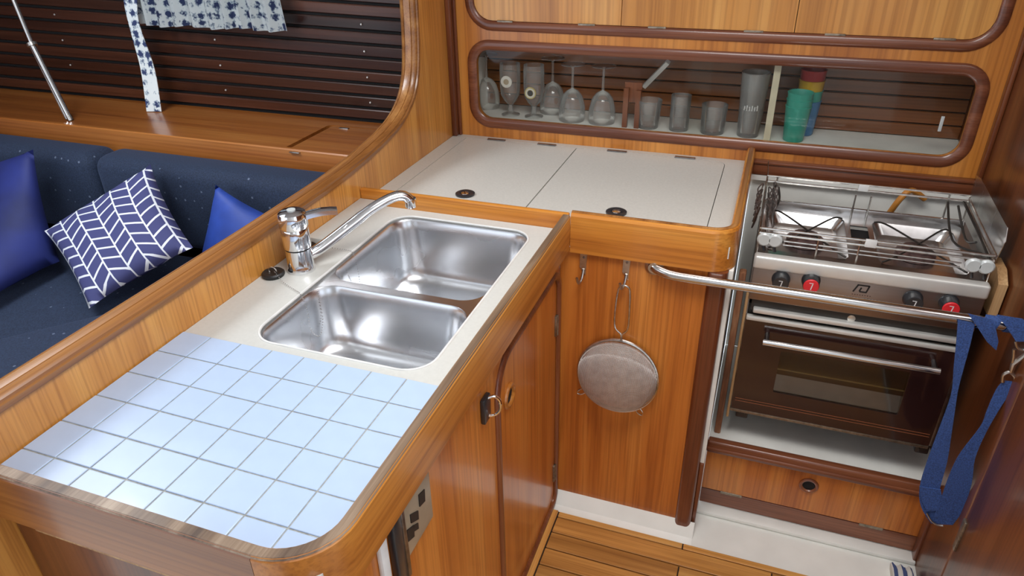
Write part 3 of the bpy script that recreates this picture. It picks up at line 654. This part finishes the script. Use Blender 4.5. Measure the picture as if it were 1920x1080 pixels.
# oven door
bm = B(); plate(bm, rrect(X0+.005, 1.468, -.528, -.245, .006), [rrect(1.086, 1.380, -.452, -.322, .004)[::-1]], XZ, FY, FY+.02); od = part('oven_door', bm, 'oven_brown', ck)
bm = B(); box(bm, 1.084, 1.382, FY+.002, FY+.006, -.454, -.320); part('window', bm, 'oven_glass', od)
bm = B(); plate(bm, [(FY+.008, -.454), (FY+.021, -.454), (FY+.021, -.408)], [], lambda u, v, w: Vector((w, u, v)), 1.084, 1.382); part('oven_wedge', bm, 'wedge_grey', od)  # pale grey wedge behind the lower edge of the window
bm = B(); tube(bm, [(1.086, FY+.013, -.386), (1.395, FY+.013, -.386)], .002, 8); part('oven_rack_edge', bm, 'label_gold', od)
bm = B(); box(bm, X0+.005, 1.468, FY-.004, FY+.012, -.2460, -.2345, .003); part('door_top_trim', bm, 'lip_steel', od)
bm = B(); box(bm, X0+.018, 1.466, FY-.004, FY+.012, -.2235, -.2105, .003); part('upper_trim', bm, 'lip_steel', od)
bm = B(); tube(bm, [(1.038, FY-.033, -.284), (1.428, FY-.033, -.284)], .0078, 12); hn = part('door_handle', bm, 'polished_rail', od)
for hx in (1.046, 1.418):
    bm = B(); tube(bm, [(hx, FY-.033, -.284), (hx, FY+.001, -.280)], .006, 10); part('handle_mount', bm, 'steel_dark', hn)
for z in (-.492, -.500):
    bm = B(); box(bm, X0+.012, 1.462, FY-.0004, FY+.001, z-.0008, z+.0008); part('pinstripe', bm, 'pinstripe', od)
bm = B(); box(bm, X0+.003, 1.468, FY-.001, FY+.018, -.5375, -.5290, .001); part('bottom_trim', bm, 'brass_hinge', od)
bm = B(); lathe(bm, [(0, -.003), (.009, -.002), (.01, 0)], (1.226, FY+.012, -.205), 'y', seg=14); part('thermostat_button', bm, 'nickel', ck)
for fx_ in (X0+.02, X1-.03):
    bm = B(); box(bm, fx_, fx_+.032, FY+.02, FY+.05, -.572, -.537, .004); lathe(bm, [(0, -.004), (.008, -.004), (.008, 0)], (fx_+.016, FY+.02, -.555), 'y', seg=10); part('foot', bm, 'knob_black', ck)
# hob
hx = [(1.008, 1.196), (1.262, 1.450)]; hy0, hy1 = .835, 1.085; HZ = -.074
bm = B(); plate(bm, [(X0+.002, FY+.015), (X1-.002, FY+.015), (X1-.002, 1.115), (X0+.002, 1.115)], [rrect(a, b, hy0, hy1, .02)[::-1] for a, b in hx]+[rrect(1.208, 1.250, .955, 1.045, .004)[::-1]], XY, HZ-.003, HZ); part('hob_top', bm, 'tray_steel', ck)
bm = B(); box(bm, 1.204, 1.254, .951, 1.049, HZ-.03, HZ-.012); part('slot_floor', bm, 'black_gap', ck)
bm = B(); box(bm, X0+.002, X1-.002, 1.105, 1.115, HZ-.02, HZ+.022, .003); part('back_upstand', bm, 'tray_steel', ck)
for a, b in hx:
    bm = B(); loft(bm, [[(x, y, HZ) for x, y in rrect(a, b, hy0, hy1, .02)], [(x, y, HZ-.006) for x, y in rrect(a+.004, b-.004, hy0+.004, hy1-.004, .02)], [(x, y, HZ-.026) for x, y in rrect(a+.016, b-.016, hy0+.016, hy1-.016, .02)], [(x, y, HZ-.027) for x, y in rrect(a+.05, b-.05, hy0+.05, hy1-.05, .02)]]); pn = part('burner_pan', bm, 'tray_steel', ck)
    mx, my = (a+b)/2, (hy0+hy1)/2
    bm = B(); lathe(bm, [(.045, -.026), (.045, -.014), (.034, -.008), (.034, -.004), (.012, -.001), (0, -.001)], (mx, my, HZ)); part('burner', bm, 'burner_cap', pn)
    for s in (-1, 1):
        bm = B(); tube(bm, spline([(a+.006, my+s*.118, HZ+.002), (a+.03, my+s*.10, HZ+.008), (mx, my+s*.004, HZ+.008), (b-.03, my-s*.10, HZ+.008), (b-.006, my-s*.118, HZ+.002)], 4), .0024, 7); part('pan_support', bm, 'dark_wire', pn)
# fiddle rails
def rod(P, r=.0026, mat='wire', name='rail_rod'):
    bm = B(); tube(bm, P, r, 8); return part(name, bm, mat, ck)
for y, zs_ in ((1.112, (-.001, .014)), (.800, (-.004, -.016)), (.812, (-.036, -.046))):
    for z in zs_: rod([(X0+.003 if z > -.03 else X0+.06, y, z), (X1-.003 if z > -.03 else X1-.06, y, z)], .0031 if z > -.03 else .0022)
for x in (X0+.004, X1-.004):
    for z in (.004, -.012): rod([(x, .795, z-.006), (x, 1.115, z)], .0024)
for x, y in ((X0+.004, .80), (X1-.004, .80), (X0+.004, 1.112), (X1-.004, 1.112), (X0+.03, 1.112), (X1-.05, 1.112), (1.213, 1.10), (1.250, 1.10), (1.208, .81), (1.120, .81)):
    rod([(x, y, HZ), (x, y, .012 if y > 1 and (x < 1.05 or x > 1.4) else -.012)], .0024, name='rail_post')
rod([(X0+.004, 1.112, .012), (X0-.001, 1.112, .055)], .0016, name='rail_post')
for x, y, z in ((1.228, 1.112, .0065), (1.228, .80, -.010)):
    bm = B(); box(bm, x-.012, x+.012, y-.004, y+.004, z-.009, z+.009, .001); part('rail_clip', bm, 'white_plastic', ck)
for x in (X0+.016, X0+.040, X1-.040, X1-.016):
    bm = B(); lathe(bm, [(0, -.007), (.013, -.007), (.0165, -.004), (.0165, .004), (.013, .007), (0, .007)], (x, .797, -.030), 'y'); cb = part('clamp_knob', bm, 'clear_plastic', ck)
    bm = B(); tube(bm, [(x, .797, -.046), (x+.004, .797, -.060)], .004, 8); part('clamp_screw', bm, 'knob_black', cb)
# folded pan clamps of bent wire at both ends
def clamp(x0, s, y0, n):
    bm = B(); P = []
    for i in range(n): P += [(x0+s*.004*(i % 2), y0+.02*i, -.02+.035*((i+1) % 2)), (x0+s*.012, y0+.02*i+.008, -.045+.05*(i % 2))]
    tube(bm, spline(P, 4), .0019, 6); part('pan_clamp', bm, 'steel_dark', ck)
clamp(X0+.010, 1, .86, 10); clamp(X0+.022, 1, .90, 9); clamp(X0-.004, -1, .88, 9)
bm = B(); tube(bm, spline([(X0+.03, 1.10, -.005), (X0+.024, 1.07, -.02), (X0+.034, 1.04, -.045), (X0+.042, 1.06, -.03), (X0+.036, 1.09, -.008)], 5), .003, 8); part('pan_clamp', bm, 'dark_wire', ck)
for s, (ya, yb2) in enumerate(((1.09, .84), (1.07, .90))):
    bm = B(); tube(bm, spline([(X1-.055+.02*s, ya, .0), (X1-.05+.03*s, (ya+yb2)/2, -.05), (X1-.02, yb2, -.02)], 5), .0028, 8); part('pan_clamp', bm, 'dark_wire', ck)
bm = B(); tube(bm, spline([(X1-.018, 1.10, .0), (X1-.010, 1.0, -.012), (X1-.006, .90, -.02), (X1-.004, .80, -.03)], 5), .0032, 8); part('pan_clamp', bm, 'dark_wire', ck)
# splash guard
bm = B(); plate(bm, [(1.195, .040), (1.15, .048), (.855, .042), (.838, .015), (.855, -.042), (.90, -.078), (1.19, -.078)], [], YZ, 1.4925, 1.4940)
sg = solo('splash_guard', bm, 'guard_steel', 'bent stainless splash guard beside the cooker rails', 'splash guard')
# ================================================================== STRAP
stp = thing('safety_strap', 'blue webbing strap wrapped on the steel rail and hanging in a loop', 'strap', (1.46, .62, -.62))
def pxr(Lp, Rp, ys):
    n = len(ys); return [on(x, y, 'y', v) for (x, y), v in zip(Lp, ys)], [on(x, y, 'y', v) for (x, y), v in zip(Rp, ys)]
L1 = [(1796, 600), (1793, 640), (1788, 690), (1783, 740), (1762, 800), (1738, 865), (1724, 915), (1727, 950), (1745, 980)]
R1_ = [(1828, 606), (1818, 650), (1800, 715), (1794, 745), (1786, 800), (1776, 865), (1762, 918), (1766, 945), (1775, 962)]
a, b = pxr(L1, R1_, [.622, .620, .618, .617, .615, .612, .610, .608, .606])
bm = B(); ribbon(bm, spline(a, 4), spline(b, 4)); part('webbing', bm, 'strap_blue', stp)
L2 = [(1745, 981), (1764, 935), (1780, 890), (1800, 850), (1838, 800), (1850, 770), (1868, 730), (1882, 714)]
R2_ = [(1786, 984), (1806, 955), (1822, 905), (1828, 860), (1848, 812), (1875, 765), (1893, 738), (1908, 716)]
a, b = pxr(L2, R2_, [.603, .602, .601, .602, .605, .608, .612, .615])
bm = B(); ribbon(bm, spline(a, 4), spline(b, 4)); part('webbing', bm, 'strap_blue', stp)
bm = B()   # stitched fold at the bottom
a, b = pxr([(1724, 912), (1727, 935), (1738, 958)], [(1764, 918), (1767, 938), (1772, 955)], [.6065, .605, .603]); ribbon(bm, a, b, .003); part('stitched_fold', bm, 'strap_blue', stp)
def wrap(x0, x1, turns, a0, wd):
    bm = B(); Lh, Rh = [], []; n = 36
    for i in range(n+1):
        t = i/n; an = a0+turns*2*math.pi*t; x = x0+(x1-x0)*t; r = .0136+.0012*t
        p = Vector((x, .638-r*math.cos(an), -.080+r*math.sin(an))); Lh.append(p-Vector((wd/2, 0, 0))); Rh.append(p+Vector((wd/2, 0, 0)))
    ribbon(bm, Lh, Rh, .002); part('wrap', bm, 'strap_blue', stp)
wrap(1.432, 1.462, 1.0, math.pi*.9, .030); wrap(1.488, 1.508, 1.5, math.pi*.6, .034)
a, b = pxr([(1815, 588), (1832, 612), (1850, 640), (1866, 655)], [(1862, 600), (1868, 620), (1872, 640), (1868, 656)], [.618, .617, .618, .62]); bm = B(); ribbon(bm, a, b); part('flap', bm, 'strap_blue', stp)
a, b = pxr([(1868, 590), (1885, 610), (1905, 640)], [(1918, 598), (1925, 615), (1930, 640)], [.616, .614, .614]); bm = B(); ribbon(bm, a, b); part('flap', bm, 'strap_blue', stp)
bm = B(); tube(bm, spline([on(1738, 962, 'y', .6), on(1746, 976, 'y', .599), on(1757, 984, 'y', .598), on(1768, 986, 'y', .598)], 4), .0022, 8); part('slide_buckle', bm, 'nickel', stp, 'thin metal slide at the bottom of the loop')
# snap hook and eye
sh = thing('snap_hook', 'nickel snap hook clipping the blue strap to the dark bulkhead', 'hook', (1.515, .62, -.20))
q = lambda x, y, v=.612: on(x, y, 'y', v)
bm = B(); tube(bm, spline([q(1880, 716), q(1882, 703), q(1893, 698), q(1903, 706), q(1904, 718)], 5), .0038, 8); part('swivel_eye', bm, 'nickel', sh)
bm = B(); tube(bm, [q(1896, 698), q(1901, 682), q(1912, 674), q(1935, 655)], [.0045, .006, .0055, .004], 10); part('body', bm, 'nickel', sh)
bm = B(); tube(bm, [q(1897, 690), q(1901, 668), q(1902, 655)], .0035, 8); part('gate_pin', bm, 'nickel', sh)
bm = B(); tube(bm, spline([q(1905, 640), q(1908, 651), q(1918, 656), q(1928, 650), q(1926, 638)], 5), .003, 8); part('ring', bm, 'nickel', sh)
# towel on the sole
bm = B(); P = [on(x, 1074, 'z', FL) for x in (1675, 1740)]
rings = []
for t in range(9):
    x = 1.455+.052*t/8; rings.append([(x, .55, FL+.001), (x, .705+.008*math.sin(t*2), FL+.001), (x, .715+.006*math.sin(t*2), FL+.012), (x, .69, FL+.022+.003*math.sin(t*3)), (x, .55, FL+.022)])
loft(bm, rings, True, True); solo('striped_cloth', bm, 'stripes', 'blue and white striped cloth on the white sole', 'cloth')
# ================================================================== GLASS CABINET
gc = thing('glass_cabinet', 'wide glass fronted locker with rounded mahogany frame', 'cabinet', (.77, 1.35, .05))
fr_ = rrect(gx0-.013, gx1+.013, gz0-.013, gz1+.013, .056, 8)
bm = B(); sweep(bm, [(x, 1.262, z) for x, z in fr_], halfround(.030, .008), (0, -1, 0), closed=True); part('frame_moulding', bm, 'mahogany_trim', gc)
bm = B(); box(bm, .03, 1.50, 1.28, 1.47, gz0-.014, gz0-.004); part('shelf_floor', bm, 'niche_white', gc)
bm = B(); box(bm, .03, 1.50, 1.28, 1.47, .285, .30); part('cabinet_top', bm, 'dark_side', gc)
bm = B(); box(bm, .03, .045, 1.28, 1.47, .05, .29); part('cabinet_end', bm, 'niche_white', gc)
bm = B(); box(bm, 1.485, 1.50, 1.28, 1.47, .05, .29); part('cabinet_end', bm, 'dark_side', gc)
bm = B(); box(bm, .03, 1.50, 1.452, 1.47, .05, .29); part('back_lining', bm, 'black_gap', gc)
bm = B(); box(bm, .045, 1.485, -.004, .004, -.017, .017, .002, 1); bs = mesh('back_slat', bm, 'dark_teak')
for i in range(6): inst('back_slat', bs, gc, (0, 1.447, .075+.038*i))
bm = B(); box(bm, .962, .980, 1.292, 1.44, gz0-.004, .285); part('divider', bm, 'cream_divider', gc)
bm = B(); box(bm, gx0-.004, .80, 1.2655, 1.2685, gz0-.004, gz1+.004); part('pane', bm, 'pane_glass', gc)
bm = B(); box(bm, .74, gx1+.004, 1.2725, 1.2755, gz0-.004, gz1+.004); part('pane', bm, 'pane_glass', gc)
bm = B(); box(bm, .545, .560, 1.30, 1.315, gz0-.004, .175); box(bm, .582, .597, 1.30, 1.315, gz0-.004, .170); box(bm, .545, .597, 1.315, 1.322, .13, .19); part('glass_rack', bm, 'mahogany_z', gc)
bm = B(); tube(bm, [on(1253, 116, 'y', 1.36), on(1208, 162, 'y', 1.44)], .009, 4); part('reflection_bar', bm, 'niche_white', gc)  # pale bar modelled in place of a diagonal reflection in the glass
bm = B(); box(bm, 1.392, 1.400, 1.268, 1.2725, .125, .165, .001); part('finger_grip', bm, 'clear_plastic', gc)
GZ = gz0-.004; gy = 1.335
def wine(px, lab, up, gy=1.335, grp='stemmed glasses'):
    x = on(px, 180, 'y', gy).x; t = thing('wine_glass', lab, 'glass', (x, gy, GZ)); t['group'] = grp
    f = (lambda h: h) if up else (lambda h: .175-h)
    bm = B(); lathe(bm, [(.038, f(.0005)), (.038, f(.002)), (.008, f(.006)), (.004, f(.012))], (x, gy, GZ)); part('foot', bm, 'drink_glass', t)
    bm = B(); lathe(bm, [(.004, f(.012)), (.0036, f(.04)), (.0045, f(.075))], (x, gy, GZ), seg=12); part('stem', bm, 'drink_glass', t)
    bm = B(); lathe(bm, [(.0045, f(.075)), (.020, f(.083)), (.033, f(.10)), (.041, f(.13)), (.042, f(.15)), (.040, f(.175))], (x, gy, GZ)); part('bowl', bm, 'drink_glass', t); return t
for px, lab in ((914, 'upturned stemmed glass at the bulkhead end of the glass locker'), (1036, 'upturned stemmed glass right of the gold badged goblet'), (1073, 'upturned wine glass with wide foot, second from the wooden rack'), (1130, 'upturned wine glass with wide foot beside the wooden rack')): wine(px, lab, False, 1.402 if px in (914, 1036) else 1.335)
def goblet(px, lab, badge, bz):
    x = on(px, 180, 'y', gy).x; t = thing('beer_goblet', lab, 'glass', (x, gy, GZ)); t['group'] = 'badged goblets'
    bm = B(); lathe(bm, [(.03, .0005), (.03, .003), (.009, .010), (.008, .035), (.02, .048), (.031, .068), (.0335, .10), (.0335, .15), (.0325, .165)], (x, gy, GZ)); bw_ = part('bowl', bm, 'drink_glass', t)
    bm = B(); lathe(bm, [(0, -.0365), (.0185, -.0365), (.0185, -.033), (0, -.033)], (x, gy, GZ+bz), 'y'); bd = part('badge', bm, badge, bw_)
    bm = B(); lathe(bm, [(0, -.0375), (.009, -.0375), (.009, -.036), (0, -.036)], (x, gy, GZ+bz), 'y'); part('badge_centre', bm, 'label_dark' if badge == 'label_gold' else 'socket_grey', bd)
    if badge == 'label_gold':
        bm = B(); lathe(bm, [(.0105, -.037), (.015, -.037), (.015, -.036)], (x, gy, GZ+bz), 'y'); part('badge_ring', bm, 'label_white', bd)
goblet(957, 'clear goblet with round white badge', 'label_white', .115); goblet(1001, 'clear goblet with gold ringed badge', 'label_gold', .085)
def tumbler(px, r0, r1, h, lab, name='tumbler', y=1.325):
    x = on(px, 220, 'y', y).x
    bm = B(); lathe(bm, [(0, .0005), (r0, .0005), (r0+.001, .004), (r1, h), (r1-.0022, h), (r0-.001, .012), (0, .011)], (x, y, GZ)); t = solo(name, bm, 'drink_glass', lab, 'glass', (x, y, GZ)); t['group'] = 'tumblers in the glass locker'; return x
tumbler(1216, .030, .038, .085, 'short clear tumbler right of the wooden rack')
tumbler(1274, .028, .030, .105, 'straight clear tumbler between two short tumblers')
tumbler(1338, .034, .038, .085, 'short thick based tumbler left of the tall frosted glass')
x = tumbler(1406, .030, .040, .185, 'tall frosted beer glass left of the cream divider', 'beer_glass')
bg_ = bpy.data.objects['beer_glass']
bm = B(); random.seed(3)
for i in range(6):
    a = -math.pi/2+(i-2.5)*.2; r = .0362
    c = Vector((x+r*math.cos(a), 1.325+r*math.sin(a), GZ+.088)); box(bm, c.x-.0016, c.x+.0016, c.y-.001, c.y+.001, c.z-.006, c.z+.006+.003*(i % 2)); box(bm, c.x-.003, c.x+.002, c.y-.001, c.y+.001, c.z-.001+.004*(i % 3-1), c.z+.001+.004*(i % 3-1))
OFF[bg_] = Vector(bg_.location); part('etched_lettering', bm, 'paper_frost', bg_)
bm = B(); lathe(bm, [(.0285, .014), (.0385, .182)], (x, 1.325, GZ)); part('frosting', bm, 'frosted', bg_)
def cup(x, y, z, mat, lab, name='plastic_cup', h=.10):
    bm = B(); lathe(bm, [(0, .001), (.026, .001), (.028, .004), (.0345, h-.004), (.036, h), (.034, h+.001), (.0325, h-.003), (.0265, .006), (0, .006)], (x, y, z)); t = solo(name, bm, mat, lab, 'cup', (x, y, z)); t['group'] = 'stacked plastic cups'
xc = on(1492, 230, 'y', 1.315).x
for i in range(3): cup(xc, 1.315, GZ+.019*i, 'cup_teal', ('lowest', 'middle', 'topmost')[i]+' teal plastic cup of the short stack beside the divider')
for i, (c_, n_) in enumerate((('cup_blue', 'blue'), ('cup_teal', 'green'), ('cup_yellow', 'yellow'), ('cup_red', 'red'))): cup(xc+.026, 1.386, GZ+.029*i, c_, n_+' plastic cup in the mixed colour stack')
# ================================================================== UPPER LOCKERS
ul = thing('upper_locker', 'upper teak locker with three flap doors', 'cabinet', (.77, 1.3, .34))
bm = B(); sweep(bm, [(x, 1.262, z) for x, z in rrect(ux0-.012, ux1+.012, uz0-.012, 1.012, .07, 8)], halfround(.028, .009), (0, -1, 0), closed=True); part('frame_moulding', bm, 'mahogany_trim', ul)
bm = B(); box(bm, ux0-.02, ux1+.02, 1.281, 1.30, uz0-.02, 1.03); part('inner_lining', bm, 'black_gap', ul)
for i, (a, b, rr) in enumerate(((ux0+.002, .5325, [.056, 0, 0, .05]), (.5345, .9955, 0), (.9975, ux1-.002, [0, .056, .05, 0]))):
    bm = B(); plate(bm, rrect(a, b, uz0+.003, .997, rr), [], XZ, 1.262, 1.2795); d = part('flap_door', bm, 'locker_door', ul)
    for t in (.22, .78):
        xx = a+(b-a)*t; bm = B(); box(bm, xx-.025, xx+.025, 1.2565, 1.2625, uz0-.003, uz0+.005, .001); part('hinge', bm, 'brass_hinge', d)
# ================================================================== SALOON
sh_ = thing('saloon_shelf', 'long teak shelf behind the settee with a raised lip', 'shelf', (-1.4, 1.33, -.15))
bm = B(); plate(bm, [(-2.9, 1.150), (-.044, 1.150), (-.044, 1.52), (-2.9, 1.52)], [rrect(-.615, -.10, 1.165, 1.445, [0, 0, 0, .02])[::-1]], XY, -.095, -.075); part('shelf_board', bm, 'shelf_teak', sh_)
bm = B(); box(bm, -.65, -.06, 1.16, 1.46, -.12, -.096); part('lid_recess', bm, 'black_gap', sh_)
bm = B(); plate(bm, rrect(-.594, -.11, 1.168, 1.438, [0, 0, 0, .02]), [], XY, -.094, -.0755); part('locker_lid', bm, 'shelf_teak', sh_)
bm = B(); box(bm, -2.9, -.044, 1.128, 1.150, -.150, -.066, .004, 1)
for v in bm.verts:
    if v.co.x < -1 and v.co.z < -.11: v.co.z -= .028
part('shelf_lip', bm, 'shelf_teak', sh_)
bm = B(); box(bm, -2.9, -.044, 1.135, 1.150, -.50, -.151); part('back_panel', bm, 'shelf_teak', sh_)
for px, py in ((553, 286), (645, 241)):
    c = on(px, py, 'z', -.075); bm = B(); box(bm, c.x-.02, c.x+.02, c.y-.006, c.y+.006, -.076, -.0725, .001); part('hinge', bm, 'nickel', sh_)
# settee
sb = thing('settee', 'low wooden settee box under the navy cushions', 'settee', (-1.4, .5, FL))
bm = B(); box(bm, -2.85, -.06, .42, 1.13, FL, -.56); part('front_box', bm, 'dark_side', sb)
bm = B(); box(bm, -1.15, -.06, -.5, .42, FL, -.56); part('return_box', bm, 'dark_side', sb)
def cushion(x0, x1, y0, y1, z0, z1, bev, lab):
    bm = B(); box(bm, x0, x1, y0, y1, z0, z1, bev, 5)
    o = solo('settee_cushion', bm, 'settee_fabric', lab, 'cushion', ang=80); o['group'] = 'navy settee cushions'; return o
cushion(-1.335, -.05, .965, 1.125, -.445, -.118, .05, 'navy settee back cushion behind the herringbone pillow')
cushion(-2.80, -1.345, .965, 1.125, -.445, -.118, .05, 'navy settee back cushion behind the dark blue pillow')
cushion(-2.80, -.05, .30, .962, -.56, -.45, .035, 'long navy seat cushion under the herringbone pillow')
bm = B(); P = [(-1.35, -.48), (-.06, -.48), (-.06, .56), (-.78, .56), (-1.35, -.08)]
loft(bm, [[(x+(.03 if k else 0)*(1 if x < -.5 else -1)*0, y, z) for x, y in P] for k, z in enumerate((-.448, -.40))], True, True)
bmesh.ops.bevel(bm, geom=[e for e in bm.edges], offset=.02, segments=4, profile=.5, affect='EDGES')
o = solo('settee_cushion', bm, 'settee_fabric', 'angled navy cushion lying against the galley bulkhead', 'cushion', ang=80); o['group'] = 'navy settee cushions'
def pillow(name, T, R_, B_, L_, H, mat, lab, n=18):
    T, R_, B_, L_ = map(Vector, (T, R_, B_, L_)); nn = (R_-L_).cross(T-B_).normalized(); bm = B(); uvl = bm.loops.layers.uv.new('UVMap'); G = {}
    for sd in (1, -1):
        for i in range(n+1):
            for j in range(n+1):
                s, t = i/n, j/n
                if sd == -1 and (i in (0, n) or j in (0, n)): G[sd, i, j] = G[1, i, j]; continue
                ps, pt = 1-abs(2*s-1)**2, 1-abs(2*t-1)**2
                s2 = .5+(s-.5)*(1-.07*pt); t2 = .5+(t-.5)*(1-.07*ps)
                p = L_*(1-s2)*(1-t2)+T*s2*(1-t2)+B_*(1-s2)*t2+R_*s2*t2
                h = H*(max(0, ps*pt))**.42*(1+.06*math.sin(7*s+3*t)+.05*math.sin(11*t-5*s)); G[sd, i, j] = bm.verts.new(p+nn*h*sd)
        for i in range(n):
            for j in range(n):
                f = bm.faces.new((G[sd, i, j], G[sd, i+1, j], G[sd, i+1, j+1], G[sd, i, j+1]))
                for l, (a, b) in zip(f.loops, ((i, j), (i+1, j), (i+1, j+1), (i, j+1))): l[uvl].uv = (a/n, b/n)
    o = solo(name, bm, mat, lab, 'pillow', ang=100); o['group'] = 'throw pillows on the settee'; return o
pillow('throw_pillow', on(282, 308, 'y', .935), (-.688, .72, -.27), (-.915, .48, -.40), (-1.31, .70, -.29), .055, 'herringbone', 'navy throw pillow with white herringbone print')
def ro(x, y, t): return CC+(r_*((x-960)/FPX)+d_*((y-540)/FPX)+f_)*t
pillow('throw_pillow', on(62, 280, 'y', .90), on(112, 490, 'z', -.40), on(-70, 600, 'z', -.40), on(-110, 330, 'y', .88), .06, 'velvet_blue', 'dark royal blue velvet pillow leaning on the settee back')
pillow('throw_pillow', on(404, 346, 'y', .905), on(530, 415, 'y', .905), on(510, 560, 'y', .72), on(372, 500, 'z', -.42), .045, 'velvet_bright', 'bright blue velvet pillow half hidden by the galley bulkhead')
# curtain
ct = thing('curtain', 'short pleated white curtain with blue flower print on the hull', 'curtain', (-1.15, 1.47, .26))
bm = B(); a0 = on(262, 45, 'y', 1.46); a1 = on(541, 57, 'y', 1.46); n = 60; top = .75
R_ = []
for i in range(n+1):
    t = i/n; x = a0.x+(a1.x-a0.x)*t; zb = a0.z+(a1.z-a0.z)*t-.012*math.sin(t*math.pi*.9)*0-.008*math.sin(t*9)**2
    R_.append([(x-.05*(k/6)*t, 1.462+.015*math.sin(t*60+1.2*math.sin(t*9))*(1-.3*k/6)+.01*k/6, zb+(top-zb)*k/6) for k in range(7)])
V = [[bm.verts.new(p) for p in r] for r in R_]
for A, Bq in zip(V, V[1:]):
    for k in range(6): bm.faces.new((A[k], Bq[k], Bq[k+1], A[k+1]))
ge = bmesh.ops.solidify(bm, geom=bm.faces[:], thickness=.002)
part('pleated_panel', bm, 'curtain_print', ct)
tie_b = on(290, 209, 'z', -.074)
Lp = [on(231, -60, 'y', 1.455), on(232, 0, 'y', 1.45), on(246, 62, 'y', 1.44), on(264, 130, 'y', 1.43), on(275, 209, 'z', -.073)]
Rp = [on(257, -60, 'y', 1.455), on(257, 0, 'y', 1.45), on(262, 48, 'y', 1.44), on(290, 130, 'y', 1.43), on(303, 209, 'z', -.073)]
bm = B(); ribbon(bm, spline(Lp, 5), spline(Rp, 5), .0025); part('tie_band', bm, 'curtain_print', ct)
# strut
F = on(133, 226, 'z', -.075); d = on(60, 83, 'y', F.y+.03); e = on(22, -8, 'y', F.y+.05); e2 = d+(e-d)*2.2
ls = thing('folding_strut', 'chrome folding strut standing on the teak shelf', 'strut', F)
bm = B(); tube(bm, [F, d], .010, 12); tube(bm, [F+Vector((-.02, 0, .004)), d+Vector((-.010, .0, 0))], .006, 10); part('outer_tube', bm, 'polished_rail', ls)
bm = B(); tube(bm, [d, e2], .0085, 12); part('inner_tube', bm, 'polished_rail', ls)
u_ = (d-F).normalized(); bm = B(); tube(bm, [d-u_*.006, d+u_*.006], .019, 14); part('collar', bm, 'nickel', ls)
bm = B(); tube(bm, [F-u_*.0, F+u_*.02], .011, 12); part('foot', bm, 'nickel', ls)
